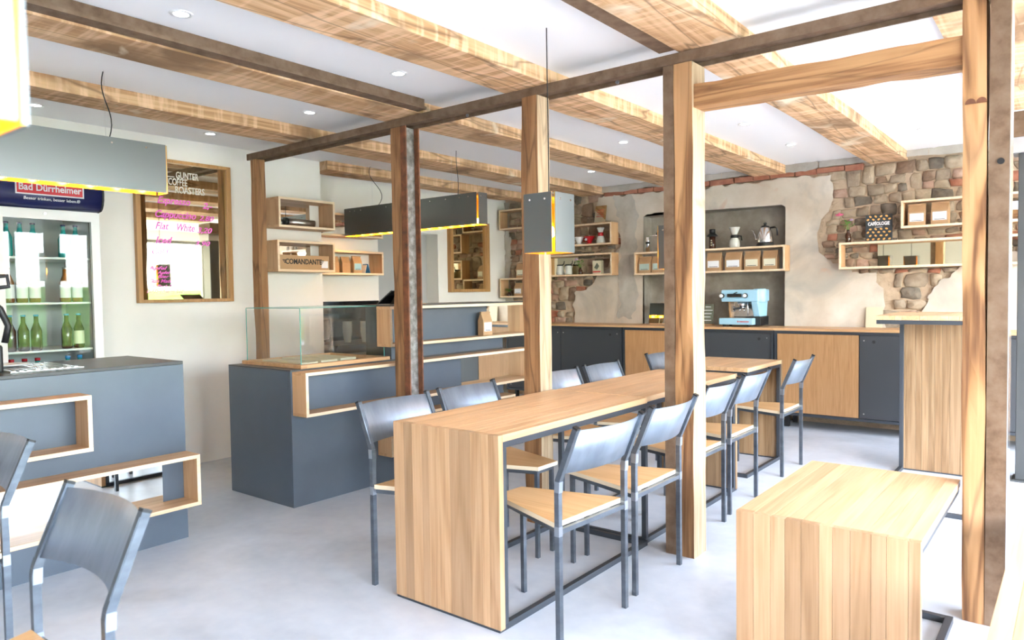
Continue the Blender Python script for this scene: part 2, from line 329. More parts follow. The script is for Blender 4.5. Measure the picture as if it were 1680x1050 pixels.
def text(name, s, mat, size, origin, right, up, parent, bold=0.0, shear=0.0, align='CENTER', sx=1.0, depth=0.0006):
    cu = bpy.data.curves.new(name, 'FONT'); cu.body = s; cu.size = size; cu.align_x = align; cu.align_y = 'CENTER'
    cu.offset = bold; cu.shear = shear; cu.extrude = depth; cu.resolution_u = 3
    t = bpy.data.objects.new('tmp', cu); COL.objects.link(t)
    dg = bpy.context.evaluated_depsgraph_get(); me = bpy.data.meshes.new_from_object(t.evaluated_get(dg))
    bpy.data.objects.remove(t); bpy.data.curves.remove(cu)
    r = Vector(right).normalized(); u = Vector(up).normalized(); nn = r.cross(u); off = offset(parent)
    for v in me.vertices: v.co = Vector(origin)+r*v.co.x*sx+u*v.co.y+nn*v.co.z-off
    me.materials.clear(); me.materials.append(MATS[mat]); me.name = name
    o = bpy.data.objects.new(name, me); COL.objects.link(o); o.parent = parent
    return o

def rough_beam(p0, p1, wx, wz, seg=14, jit=0.006, ax=1, waney=0.012):
    # a hewn timber from p0 to p1 along axis ax; cross-section wx by wz, slightly uneven
    mb = MB(); a = [i for i in range(3) if i != ax]; ns = seg
    loop = []
    for (u, w) in [(-1, -1), (-.33, -1), (.33, -1), (1, -1), (1, -.33), (1, .33), (1, 1), (.33, 1), (-.33, 1), (-1, 1), (-1, .33), (-1, -.33)]: loop.append((u, w))
    sd = random.uniform(0, 100)
    for i in range(ns+1):
        t = i/ns
        for j, (u, w) in enumerate(loop):
            c = [p0[k]+(p1[k]-p0[k])*t for k in range(3)]
            corner = abs(u) == 1 and abs(w) == 1
            sh = waney*max(0, noise.noise((sd+j*3.7, t*6, 0)))*(1 if corner else 0.2)
            c[a[0]] += u*(wx/2-sh)+jit*noise.noise((sd+j*1.3, t*9, 5)); c[a[1]] += w*(wz/2-sh)+jit*noise.noise((sd+j*1.3, t*9, 9))
            mb.v.append(tuple(c))
    k = len(loop)
    for i in range(ns):
        for j in range(k):
            j2 = (j+1) % k; mb.face([i*k+j, i*k+j2, (i+1)*k+j2, (i+1)*k+j][::(-1 if ax != 1 else 1)])
    mb.face(range(k)); mb.face(range(ns*k, ns*k+k))
    return mb
def fix_normals(o):
    bm = bmesh.new(); bm.from_mesh(o.data); bmesh.ops.recalc_face_normals(bm, faces=bm.faces); bm.to_mesh(o.data); bm.free(); return o

# ------------------------------------------------------------------ the room shell
XL, XB, YB = -5.5, -5.95, 7.4
struct('floor', MB().box(-7.2, WY-.3, -.1, WX+.3, 7.8, 0), 'screed')
struct('ceiling', MB().box(-6.6, WY-.3, ZC, WX+.3, 7.8, ZC+.12), 'ceiling_white')
struct('wall_left', MB().box(XB-.25, WY-.3, 0, XL, 4.13, ZC), 'wall_white')
struct('wall_left_rear', MB().box(XB-.25, 4.13, 0, XB, 5.2, ZC).box(XB-.25, 5.2, 2.02, XB, 6.12, ZC).box(XB-.25, 6.12, 0, XB, 7.4, ZC), 'wall_white')
struct('door_1', MB().box(XB-.24, 5.2, 0, XB-.19, 6.12, 2.02), 'grey_door')

# stone wall: mortar body round a niche, then stones, bricks and plaster as pieces of it
NX0, NX1, NZ0, NZ1 = -3.93, -2.34, 0.0, 2.17
wb = MB().box(-6.2, YB, 0, NX0, 7.75, ZC).box(NX1, YB, 0, WX+.3, 7.75, ZC).box(NX0, YB, NZ1, NX1, 7.75, ZC).box(NX0, YB, 0, NX1, 7.75, .9).box(NX0, 7.66, .9, NX1, 7.75, NZ1)
WALLB = struct('wall_back', wb, 'mortar')
def rough_sheet(x0, x1, z0, z1, y, amp, nx, nz, sd):
    mb = MB()
    for j in range(nz+1):
        for i in range(nx+1):
            x = x0+(x1-x0)*i/nx; z = z0+(z1-z0)*j/nz
            mb.v.append((x, y+amp*noise.fractal((x*3+sd, z*3, sd), 1.0, 2.0, 4), z))
    for j in range(nz):
        for i in range(nx): a = j*(nx+1)+i; mb.face([a, a+1, a+nx+2, a+nx+1], 0, True)
    return mb
part('niche_back', rough_sheet(NX0-.05, NX1+.05, 0.9, NZ1+.06, 7.58, 0.022, 40, 30, 3), 'niche_cement', WALLB, label='dark grey cement back of the niche')
def jag(pts, step=0.035, amp=0.02, straight=()):
    out = []; n = len(pts)
    for i in range(n):
        a = Vector(pts[i]); b = Vector(pts[(i+1) % n]); L = (b-a).length; k = max(1, int(L/step))
        for q in range(k):
            p = a+(b-a)*q/k
            if i not in straight and q: p = p+Vector((noise.noise((p.x*9, p.y*9, 1)), noise.noise((p.x*9, p.y*9, 7))))*amp*2
            out.append((p.x, p.y))
    return out
PL_LEFT = [(-4.87, 0.9), (-4.86, 1.31), (-4.68, 1.35), (-4.51, 1.53), (-4.35, 1.60), (-4.33, 1.70), (-4.27, 1.79), (-4.18, 1.87), (-4.2, 1.98), (-4.34, 2.15), (-4.53, 2.25), (-4.52, 2.36), (-4.5, 2.44)]
PL_RIGHT = [(-1.9, 2.41), (-1.88, 2.26), (-1.91, 2.1), (-1.99, 1.99), (-2.03, 1.86), (-2.01, 1.67), (-1.93, 1.6), (-1.83, 1.56), (-1.71, 1.47), (-1.5, 1.46), (-1.44, 1.27), (-1.45, 0.9)]
MAIN = PL_LEFT+PL_RIGHT+[(NX1, 0.9), (NX1+.01, 2.14), (NX1-.03, 2.165), (-3.2, 2.175), (-3.84, 2.2), (-3.91, 2.16), (NX0, 0.9)]
PATCH = [(-1.14, 0.9), (-1.14, 1.08), (-1.03, 1.32), (-0.91, 1.4), (-0.84, 1.53), (-0.70, 1.6), (-0.3, 1.62), (0.3, 1.5), (0.5, 0.9)]
CORNER = [(-5.95, 0.9), (-5.95, 2.5), (-5.86, 2.5), (-5.88, 2.2), (-5.84, 1.9), (-5.87, 1.5), (-5.82, 1.25), (-5.86, 0.9)]
def slab(poly, y0, y1, mat, amp=0.024, straight=()):
    bm = bmesh.new(); pl = jag(poly, amp=amp, straight=straight); vs = [bm.verts.new((x, y0, z)) for x, z in pl]; f = bm.faces.new(vs)
    r = bmesh.ops.inset_region(bm, faces=[f], thickness=0.012, depth=0)
    top = set(v for v in f.verts)
    for v in bm.verts: v.co.y = y1 if v not in top else y0
    bmesh.ops.triangulate(bm, faces=bm.faces)
    bmesh.ops.recalc_face_normals(bm, faces=bm.faces)
    me = bpy.data.meshes.new('plaster_patch'); bm.to_mesh(me); bm.free(); me.materials.append(MATS[mat])
    for p in me.polygons:
        if p.normal.y > 0.3: p.flip()
    o = bpy.data.objects.new('plaster_patch', me); COL.objects.link(o); o.parent = WALLB; return o
slab(MAIN, 7.362, 7.402, 'plaster', straight=range(len(PL_LEFT+PL_RIGHT)-1, len(MAIN))); slab(PATCH, 7.366, 7.402, 'plaster'); slab(CORNER, 7.372, 7.402, 'plaster_grey')
slab([(-4.24, 1.0), (-4.22, 1.3), (-4.25, 1.6), (-4.2, 1.9), (-4.26, 2.2), (-4.3, 2.42), (-4.05, 2.42), (-4.0, 2.25), (-3.96, 2.18), (-3.99, 1.9), (-4.04, 1.6), (-3.98, 1.3), (-4.06, 1.0)], 7.352, 7.37, 'plaster_grey', 0.035)
slab([(-3.98, 2.2), (-3.95, 2.3), (-3.5, 2.33), (-2.7, 2.3), (-2.3, 2.24), (-2.3, 2.19), (-3.0, 2.2)], 7.356, 7.37, 'plaster', 0.02)
# niche reveals
rv = MB(); rv.box(NX0-.04, 7.40, .9, NX0+.005, 7.62, NZ1+.02).box(NX1-.005, 7.40, .9, NX1+.04, 7.62, NZ1+.02).box(NX0, 7.40, NZ1-.004, NX1, 7.62, NZ1+.03)
part('niche_reveal', rv, 'niche_cement', WALLB)
def inside(p, poly):
    x, z = p; c = False; n = len(poly)
    for i in range(n):
        (x1, z1), (x2, z2) = poly[i], poly[(i+1) % n]
        if (z1 > z) != (z2 > z) and x < (x2-x1)*(z-z1)/(z2-z1)+x1: c = not c
    return c
def blob(poly, y, h, rnd):
    # a domed stone on the wall plane from its outline
    n = len(poly); cx = sum(p[0] for p in poly)/n; cz = sum(p[1] for p in poly)/n; mb = MB()
    for p in poly: mb.v.append((p[0], y+.012, p[1]))
    for p in poly: mb.v.append((p[0], y-h*.45, p[1]))
    for p in poly: mb.v.append((cx+(p[0]-cx)*.84, y-h*random.uniform(.6, 1.25), cz+(p[1]-cz)*.84))
    mb.v.append((cx, y-h*random.uniform(.9, 1.15), cz))
    for i in range(n):
        j = (i+1) % n
        mb.face([i, j, n+j, n+i], 0, True); mb.face([n+i, n+j, 2*n+j, 2*n+i], 0, True); mb.face([2*n+i, 2*n+j, 3*n], 0, True)
    return mb
def stones(x0, x1, z0, z1, rnd):
    rows = [z0]
    while rows[-1] < z1-.05: rows.append(rows[-1]+rnd.uniform(.055, .115))
    rows[-1] = z1
    sd = rnd.uniform(0, 50)
    def zl(k, x): return rows[k]+(0.028*noise.noise((x*2.6+sd, k*3.1, 0)) if 0 < k < len(rows)-1 else 0)
    taken = {}
    for k in range(len(rows)-1):
        x = x0+rnd.uniform(-.03, .0)
        while x < x1-.04:
            h = rows[k+1]-rows[k]; w = rnd.uniform(.07, .15)*(.6+h/.1*.65)
            w = min(w, x1-x); up = k+1
            if k+2 < len(rows) and rnd.random() < .16 and h < .1: up = k+2; w *= 1.15
            xa, xb = x, x+w; x = xb
            lo = taken.get(k, [])
            hit = [q for q in lo if q[0] < xb-.02 and q[1] > xa+.02]
            if hit:
                if hit[0][0] > xa+.06: xb = hit[0][0]; x = xb
                else: x = max(x if False else hit[0][1], xa+.01); continue
            if up == k+2: taken.setdefault(k+1, []).append((xa, xb))
            j = lambda a: rnd.uniform(-a, a)
            cs = [(xa+j(.014), zl(k, xa)+j(.008)), (xb+j(.014), zl(k, xb)+j(.008)), (xb+j(.018), zl(up, xb)+j(.008)), (xa+j(.018), zl(up, xa)+j(.008))]
            cx = sum(c[0] for c in cs)/4; cz = sum(c[1] for c in cs)/4
            if any(inside((cx+d*(xb-xa)*.25, cz), P) for P in (MAIN, PATCH) for d in (-1, 0, 1)) or NX0-.05 < cx < NX1+.05: continue
            if cz > z1-.01 or xb-xa < .03: continue
            hz = cs[2][1]-cs[1][1]; bricky = hz < .095 and (xb-xa) > .09 and rnd.random() < .34
            poly = []
            for i in range(4):
                a, b = Vector(cs[i]), Vector(cs[(i+1) % 4]); c = Vector((cx, cz))
                pull = .06 if bricky else rnd.uniform(.04, .16)
                for t_, pl in ((0, pull), (.33, .015), (.67, .015)):
                    p = a+(b-a)*t_; p = p+(c-p)*pl; dv = (c-p); p = p+dv.normalized()*min(.0035, dv.length*.3)
                    if not bricky: p = p+Vector((j(.007), j(.006)))
                    poly.append((p.x, p.y))
            mat = rnd.choice(['stone_4', 'stone_4', 'stone_4', 'brick']) if bricky else rnd.choice(['stone_0', 'stone_0', 'stone_1', 'stone_2', 'stone_2', 'stone_3'])
            part('stone' if not bricky else 'brick', blob(poly, YB, rnd.uniform(.008, .03), rnd), mat, WALLB)
rs = random.Random(11)
stones(-5.86, -4.15, .93, 2.49, rs); stones(-2.08, -0.15, .93, 2.47, rs)
x = -4.42
while x < -1.75:
    w = rs.uniform(.16, .27)
    part('brick', MB().box(x, 7.35+rs.uniform(-.008, .006), 2.43+rs.uniform(-.006, .006), x+w-.008, 7.41, 2.483), 'brick', WALLB, bevel=.006); x += w
x = -4.55
while x < 0.2:
    w = rs.uniform(.35, .8); pl = [(x+.002, 2.487), (x+w*.3, 2.482+rs.uniform(-.02, .01)), (x+w*.7, 2.482+rs.uniform(-.02, .01)), (x+w-.002, 2.487), (x+w-.002, 2.55), (x+.002, 2.55)]
    slab(pl, 7.335+rs.uniform(-.01, .015), 7.402, 'plaster_grey', .006); x += w

# right and front walls with their windows, and the street side
def glazed_wall(name, axis, pos, wins, lo, hi, t):
    mb = MB()
    def bx(a, b, z0, z1, m=0):
        if axis == 0: mb.box(pos, a, z0, pos+t, b, z1, m)
        else: mb.box(a, pos-t, z0, b, pos, z1, m)
    edges = [lo]+[e for w in wins for e in w]+[hi]
    for i in range(0, len(edges), 2): bx(edges[i], edges[i+1], 0, ZC)
    for a, b in wins: bx(a, b, 0, WZ0); bx(a, b, WZ1, ZC)
    return struct(name, mb, 'wall_white')
glazed_wall('wall_right', 0, WX, RIGHT_WIN, WY-.3, 7.4, .15)
glazed_wall('wall_front', 1, WY, FRONT_WIN, XL, WX, .25)
wi = 1
for ax, wins in ((0, RIGHT_WIN), (1, FRONT_WIN)):
    for a, b in wins:
        fr = MB(); p = (WX+.05) if ax == 0 else (WY-.14)
        def bx(mb, a0, b0, z0, z1, d=.06, off=0):
            if ax == 0: mb.box(p+off, a0, z0, p+off+d, b0, z1)
            else: mb.box(a0, p+off, z0, b0, p+off+d, z1)
        bx(fr, a, a+.06, WZ0, WZ1); bx(fr, b-.06, b, WZ0, WZ1); bx(fr, a+.06, b-.06, WZ0, WZ0+.06); bx(fr, a+.06, b-.06, WZ1-.06, WZ1); bx(fr, (a+b)/2-.03, (a+b)/2+.03, WZ0+.06, WZ1-.06)
        w = struct('window_%d' % wi, fr, 'frame_green'); wi += 1
        for q in (0, 1):
            g = MB(); c = (a+b)/2
            bx(g, (a+.06, c+.03)[q], (c-.03, b-.06)[q], WZ0+.06, WZ1-.06, .006, .027); part('pane', g, 'window_glass', w)
o = struct('pavement', MB().box(-30, -40, -.2, 40, 45, -.102), 'asphalt')
def hedge(label, x0, y0, x1, y1, h):
    mb = MB(); rnd = random.Random(int(x0*10+y0))
    nx, ny, nz = max(2, int(abs(x1-x0)/.25)), max(2, int(abs(y1-y0)/.25)), max(3, int(h/.25))
    bm = bmesh.new(); bmesh.ops.create_cube(bm, size=1)
    bmesh.ops.subdivide_edges(bm, edges=bm.edges, cuts=12, use_grid_fill=True)
    for v in bm.verts:
        v.co = Vector((x0+(v.co.x+.5)*(x1-x0), y0+(v.co.y+.5)*(y1-y0), -.1+(v.co.z+.5)*h))
        v.co += Vector((rnd.uniform(-.1, .1), rnd.uniform(-.1, .1), rnd.uniform(-.1, .1) if v.co.z > 0 else 0))
    me = bpy.data.meshes.new('hedge'); bm.to_mesh(me); bm.free(); me.materials.append(MATS['hedge_leaf'])
    o = bpy.data.objects.new('hedge', me); COL.objects.link(o); tag(o, label, 'hedge')
hedge('long clipped green hedge across the street, seen only in the mirrors', 12, -14, 13.2, 18, 1.7)

# ------------------------------------------------------------------ old timber and steel
JZ = 2.47
def joist(label, x0, x1, y0, y1):
    w = x1-x0; o = part('ceiling_joist', rough_beam(((x0+x1)/2, y0, (JZ+2.56)/2), ((x0+x1)/2, y1, (JZ+2.56)/2), w, 2.56-JZ, 34, .007, 1, .02), 'joist')
    fix_normals(o); return tag(o, label, 'joist', 'rough-sawn ceiling joists')
joist('rough-sawn joist running above the wall shelf boxes at the far left', -5.66, -5.4, 4.14, 7.39)
joist('weathered rough-sawn joist above the grey pendant over the drinks counter', -4.75, -4.44, WY, 7.39)
joist('wide rough-sawn joist flanked by a rusty steel beam on its right', -3.64, -3.33, WY, 7.39)
joist('broad pale rough-sawn joist crossing over the third timber post', -2.64, -2.32, WY, 7.39)
joist('broad pale joist with a rusty steel beam along its left side', -1.555, -1.25, WY, 7.39)
joist('rough-sawn joist ending on the dark steel column at the right', -0.52, -0.17, WY, 5.8)
def hbeam_y(x0, x1, z0, z1, y0, y1):
    t = .008; m = MB(); zm = z0; m.box(x0, y0, z0, x1, y1, z0+t).box((x0+x1)/2-.004, y0, z0+t, (x0+x1)/2+.004, y1, z1-t).box(x0, y0, z1-t, x1, y1, z1); return m
def flanking(label, x0, x1, lip):
    o = thing('steel_beam', label, 'steel beam', ((x0+x1)/2, 0, JZ))
    m = MB(); m.box(x0, WY, JZ+.028, x1, 3.262, 2.549)
    part('web', m, 'rust_steel', o)
    f = MB(); f.box(x0, WY, JZ+.012, x1+(.02 if lip > 0 else 0), 3.262, JZ+.028); f.v = [(v[0]-(.02 if lip < 0 and v[0] == x0 else 0), v[1], v[2]) for v in f.v]
    part('flange', f, 'rust_steel', o); return o
flanking('rusty steel beam bolted along the wide joist left of centre', -3.33, -3.265, 1)
flanking('rusty steel beam along the left side of the pale joist at the top', -1.62, -1.555, -1)
# the long carrier over the posts: an H profile lying on its side
c = thing('steel_carrier', 'long dark rusty steel carrier beam resting on the row of posts', 'steel beam', (-2.7, 3.34, 2.42))
part('front_flange', MB().box(-5.3, 3.268, 2.42, -.215, 3.28, 2.469), 'rust_steel', c)
part('rear_flange', MB().box(-5.3, 3.395, 2.42, -.215, 3.407, 2.469), 'rust_steel', c)
part('web', MB().box(-5.3, 3.28, 2.44, -.215, 3.395, 2.452), 'rust_steel', c)
for bxp in (-3.02, -1.95):
    part('bolt', MB().lathe([(.011, 0), (.011, .006)], (bxp, 3.388, 2.432), 10, axis=1), 'weld_bright', c)
def post(label, x0, x1, y0, y1, mat, steel=None, skew=0.0, smats=('rust_steel', 'rust_steel'), cream=False):
    t = thing('timber_post', label, 'post', ((x0+x1)/2, (y0+y1)/2, 0), 'old timber posts under the carrier')
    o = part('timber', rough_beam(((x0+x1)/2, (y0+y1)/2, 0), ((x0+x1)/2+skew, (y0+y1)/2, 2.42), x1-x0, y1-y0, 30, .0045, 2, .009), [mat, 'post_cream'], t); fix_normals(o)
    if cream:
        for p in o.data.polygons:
            if p.normal.x > .75: p.material_index = 1  # cream sawn side; part of its paleness is window light painted in
    if steel:
        s0, s1, side = steel       # channel: web against the timber, flanges pointing away
        tb = .009
        web = s0 if side > 0 else s1-tb
        part('steel_web', MB().box(web, y0+.01, 0, web+tb, y1-.01, 2.42), smats[1], t)
        part('steel_flange', MB().box(s0, y0, 0, s1, y0+.01, 2.42), smats[0], t)
        part('steel_flange', MB().box(s0, y1-.01, 0, s1, y1, 2.42), smats[0], t)
    return t
post('timber post at the white wall beside the menu mirror', -5.27, -5.18, 3.28, 3.355, 'post_wood')
post('timber post with rust-red steel channel in front of the dark counter', -3.605, -3.515, 3.28, 3.405, 'post_wood', (-3.512, -3.463, 1), smats=('rust_red', 'steel_web'))
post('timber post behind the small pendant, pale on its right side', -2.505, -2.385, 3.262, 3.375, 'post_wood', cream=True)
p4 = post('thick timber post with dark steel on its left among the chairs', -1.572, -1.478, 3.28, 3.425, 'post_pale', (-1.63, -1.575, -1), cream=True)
p5 = post('knotty pale timber post with steel channel at the right edge', -.36, -.283, 3.29, 3.41, 'post_pale', (-.283, -.218, 1), skew=-.012)
part('bolt_head', MB().lathe([(.012, 0), (.012, .008)], (-.245, 3.282, 1.79), 12, axis=1), 'black', p5)
part('edge_glint', MB().box(-.2175, 3.29, 0, -.2145, 3.41, 2.42), 'chrome', p5)  # added chrome sliver paints the bright window light along the steel edge
nb = MB()
for dx in (-.018, .018): nb.prism([(-.326+dx+.018*math.cos(PI*i/8), 2.02+.020*math.sin(PI*i/8)) for i in range(9)], 1, 3.2855, 3.2915)  # flat dark half-ellipses paint the shade inside a scooped notch
part('notch', nb, 'rust_red', p5, label='dark arcs painting the shade of a small notch')
cb = part('cross_timber', rough_beam((-1.478, 3.36, 2.258), (-.37, 3.36, 2.235), .12, .112, 20, .004, 0, .008), 'cross_wood'); fix_normals(cb)
tag(cb, 'knotty horizontal timber brace between the two right-hand posts', 'brace')
col = thing('steel_column', 'dark grey steel column at the far right under the joist', 'column', (-.25, 5.95, 0))
part('shaft', MB().box(-.34, 5.87, .012, -.14, 6.03, 2.2), 'column_grey', col, .004); part('base_plate', MB().box(-.36, 5.85, 0, -.12, 6.05, .012), 'column_grey', col)
part('head_plate', MB().box(-.375, 5.84, 2.2, -.1, 6.06, 2.3), 'grey_door', col); part('head_block', MB().box(-.44, 5.83, 2.3, -.1, 6.06, 2.468), 'rust_steel', col)

# ------------------------------------------------------------------ ceiling downlights
for k, (x, y, lb) in enumerate([(-3.071, 1.6, 'recessed downlight at the top left between two front joists'), (-2.992, 2.792, 'recessed downlight near the carrier above the dark counter'), (-4.07, 2.985, 'recessed downlight above the glass display case'),
        (-5.192, 1.74, 'recessed downlight above the drinks fridge'), (-5.147, 2.878, 'recessed downlight above the menu mirror'), (-2.976, 5.269, 'recessed downlight in front of the niche, left of the thick post'),
        (-3.942, 6.311, 'small recessed downlight by the stone wall right of the third post'), (-4.89, 6.227, 'small recessed downlight left of the third post near the rear wall'), (-1.976, 5.308, 'recessed downlight just right of the thick post'),
        (-1.957, 6.332, 'recessed downlight by the wall above the blue coffee machine'), (-0.941, 5.346, 'recessed downlight under the brace near the right post'), (-0.98, 6.418, 'recessed downlight nearest the far right of the stone wall')]):
    t = thing('downlight', lb, 'downlight', (x, y, 2.535), 'recessed ceiling downlights')
    part('trim_ring', MB().lathe([(.032, 2.5495), (.032, 2.545), (.046, 2.5445), (.05, 2.5495)], (x, y, 0), 20, cap=False), 'white_gloss', t)
    part('lens', MB().lathe([(.0, 2.5475), (.032, 2.5475)], (x, y, 0), 20, cap=False), 'downlight_glow', t)

# ------------------------------------------------------------------ pendant lamps: folded grey sheet outside, gold inside
def pendant(label, cx, cy, z0, z1, lx, ly, cords, bow=0.0, leds=True, group='folded sheet pendant lamps'):
    t = thing('pendant_lamp', label, 'pendant lamp', (cx, cy, z0), group)
    x0, x1, y0, y1 = cx-lx/2, cx+lx/2, cy-ly/2, cy+ly/2; g = .010; th = .003
    def panel(name, a, b):   # outer sheet and gold lining, splayed a little at the foot
        m = MB(); m.box(*a)
        o = part(name, m, 'lamp_outer', t); part('gold_lining', MB().box(*b), 'lamp_gold', o); return o
    sp = .0
    px0 = panel('side_panel', (x0+g, y0-th, z0, x1-g, y0, z1), (x0+g, y0, z0, x1-g, y0+th, z1))
    px1 = panel('side_panel', (x0+g, y1, z0, x1-g, y1+th, z1), (x0+g, y1-th, z0, x1-g, y1, z1))
    px2 = panel('end_panel' if lx > ly else 'side_panel', (x0-th, y0+g, z0, x0, y1-g, z1), (x0, y0+g, z0, x0+th, y1-g, z1))
    px3 = panel('end_panel' if lx > ly else 'side_panel', (x1, y0+g, z0, x1+th, y1-g, z1), (x1-th, y0+g, z0, x1, y1-g, z1))
    part('lid', MB().box(x0+.004, y0+.004, z1-.03, x1-.004, y1-.004, z1-.024), 'lamp_gold', t)
    # rivets
    zr = z1-.03
    if lx > ly:
        xs = [x0+.1, x0+.17, x0+.26, x0+.62, cx+.2, x1-.55, x1-.36, x1-.2, x1-.1] if lx > 1 else [x0+.045, x1-.045]
        ys = [y0+.035, y1-.035]
    else:
        ys = [y0+.12, y0+.3, cy, y1-.3, y1-.12] if ly > 1 else [y0+.045, y1-.045]
        xs = [x0+.035, x1-.035] if ly > 1 else [x0+.045, x1-.045]
    for x in xs: part('rivet', MB().lathe([(.005, y0-.0065), (.005, y0-.003)], (x, 0, zr), 8, axis=1), 'chrome', px0)
    for y in ys: part('rivet', MB().lathe([(.005, x1+.003), (.005, x1+.0065)], (0, y, zr), 8, axis=0), 'chrome', px3)
    if leds:
        m = MB()
        if lx > 1:
            k = 13
            for i in range(k):
                x = x0+lx*(i+.5)/k; part('light_bulb', MB().ico((x, cy+.02, z0+.035), .024, 0, (1, 1, 1)), 'led', t)
        elif ly > 1:
            k = 13
            for i in range(k):
                y = y0+ly*(i+.5)/k; part('light_bulb', MB().ico((cx-.02, y, z0+.035), .024, 0, (1, 1, 1)), 'led', t)
        else: part('light_bulb', MB().ico((cx, cy, z0+.1), .03, 0, (1, 1, 1.3)), 'led', t)
    for (ux, uy, b) in cords:
        pts = []
        for i in range(13):
            s = i/12; pts.append((ux+b*math.sin(s*PI*1.5)*.5, uy+b*.3*math.sin(s*PI*2), z1-.026+(ZC-z1+.026)*s))
        part('cord', MB().tube(pts, .006, m=0, n=6, round_=True), 'black', t)
    for (ux, uy) in ([(x0+.35, cy), (x1-.35, cy)] if lx > 1 else [(cx, y0+.3), (cx, y1-.3)] if ly > 1 else []):
        part('hanging_wire', MB().tube([(ux, uy, z1-.025), (ux, uy, ZC)], .0016, n=4, round_=True), 'brushed', t)
    return t
pendant('small box pendant hanging near the camera at the upper left corner', -.785, .145, 1.47, 1.746, .17, .17, [(-.785, .145, 0)])
pendant('long grey pendant with glowing gold inside over the drinks counter', -4.146, 1.12, 1.915, 2.185, .13, 1.8, [(-4.146, 1.727, .05)])
pendant('long dark pendant with gold light strip crossing behind the rusty post', -4.82, 4.61, 1.9, 2.165, 1.74, .13, [(-5.3, 4.61, .12), (-4.234, 4.61, .015)])
pendant('small box pendant hung on a straight cord before the third post', -1.967, 2.773, 1.505, 1.778, .175, .175, [(-1.967, 2.773, .002)])
pendant('small box pendant mostly hidden behind the thick post', -2.045, 4.28, 1.46, 1.735, .175, .175, [(-2.045, 4.28, .002)])

# ------------------------------------------------------------------ tables
def staves(parent, name, x0, x1, y0, y1, z0, z1, along, across, mat, rnd):
    # boards glued side by side; 'across' is the axis the widths run in
    lo, hi = (x0, x1) if across == 0 else (y0, y1); p = lo
    while p < hi-.001:
        w = min(rnd.uniform(.036, .068), hi-p)
        if hi-(p+w) < .025: w = hi-p
        g = .0005
        m = MB()
        if across == 0: m.box(p+g, y0, z0, p+w-g, y1, z1)
        else: m.box(x0, p+g, z0, x1, p+w-g, z1)
        part(name, m, mat, parent, .0008); p += w
def c_table(label, x0, x1, y0, y1, h, panel, foot=None, legs=False, seed=1, th=.028, pmat='oak_z'):
    rnd = random.Random(seed)
    t = thing('oak_table', label, 'table', ((x0+x1)/2, (y0+y1)/2, 0), 'oak tables on steel frames')
    pz = .01; ye = y0 if panel < 0 else y1
    top = part('top_frame', MB(), 'frame_steel', t); pan = part('end_panel_frame', MB(), 'frame_steel', t)
    staves(top, 'top_board', x0, x1, y0+(th if panel < 0 else 0), y1-(th if panel > 0 else 0), h-th, h, 1, 0, 'oak_y', rnd)
    a, b = (y0, y0+th) if panel < 0 else (y1-th, y1)
    staves(pan, 'panel_board', x0, x1, a, b, pz, h, 2, 0, pmat, rnd)
    s = .026; ins = .004; zt = h-th-s
    f0, f1 = (y0, y1) if foot is None else (foot)
    inner = (b if panel < 0 else a-s)
    def seg(name, *bx): part(name, MB().box(*bx), 'frame_steel', t, .0015)
    for xs in (x0+ins, x1-ins-s):
        ya, yb = (b, y1-.005) if panel < 0 else (y0+.005, a)
        seg('frame_rail', xs, ya, zt, xs+s, yb, zt+s)
        seg('frame_leg', xs, inner, s, xs+s, inner+s, zt)
        fa, fb = (b, f1) if panel < 0 else (f0, a)
        seg('floor_bar', xs, fa, 0, xs+s, fb, s)
        if legs:
            yl = y1-.005-s if panel < 0 else y0+.005
            seg('frame_leg', xs, yl, s, xs+s, yl+s, zt)
    xa, xb = x0+ins+s, x1-ins-s
    yl = (y1-.005-s) if panel < 0 else y0+.005
    seg('frame_rail', xa, yl, zt, xb, yl+s, zt+s)
    yf = (f1-s) if panel < 0 else f0
    seg('floor_bar', xa, yf, 0, xb, yf+s, s)
    seg('floor_bar', x0+ins, a, 0, x1-ins, b, pz)
    for o in (top, pan): o.data.clear_geometry(); 
    mt = MB().box(xa, ye+(th+.3 if panel < 0 else -th-.33), zt+.004, xb, ye+(th+.33 if panel < 0 else -th-.3), zt+s); 
    for v in [top]:
        me = v.data; off = offset(t); me.from_pydata([tuple(Vector(q)-off) for q in mt.v], [], mt.f)
    mp = MB().box(xa, inner, zt-.0, xb, inner+s, zt+s); pan.data.from_pydata([tuple(Vector(q)-offset(t)) for q in mp.v], [], mp.f)
    return t
c_table('long oak table in the middle foreground with solid end facing the camera', -2.34, -1.748, 2.11, 3.318, .772, -1, seed=3)
c_table('oak table joined behind the foreground table, beside the thick post', -2.325, -1.765, 3.328, 4.595, .772, 1, legs=True, seed=4, pmat='oak_shaded')
c_table('farthest oak table of the row, nearest the sideboard', -2.42, -1.815, 4.92, 5.66, .772, 1, seed=5, pmat='oak_shaded')
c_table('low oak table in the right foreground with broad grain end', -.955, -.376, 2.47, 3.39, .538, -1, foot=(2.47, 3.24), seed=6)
c_table('tall oak bar table behind the right-hand post', -1.03, -.42, 5.03, 5.84, 1.143, 1, foot=(4.72, 5.84), seed=8, pmat='oak_shaded')
bt = thing('oak_bench', 'oak bench top at the bottom right corner', 'bench', (.03, 2.8, 0))
staves(bt, 'top_board', -.175, .22, 1.75, 3.7, .42, .45, 1, 0, 'oak_y', random.Random(9))
for yy in (1.9, 3.5):
    part('bench_frame', MB().tube([(-.15, yy, .42), (-.15, yy, .012), (.195, yy, .012), (.195, yy, .42)], .024), 'frame_steel', bt)

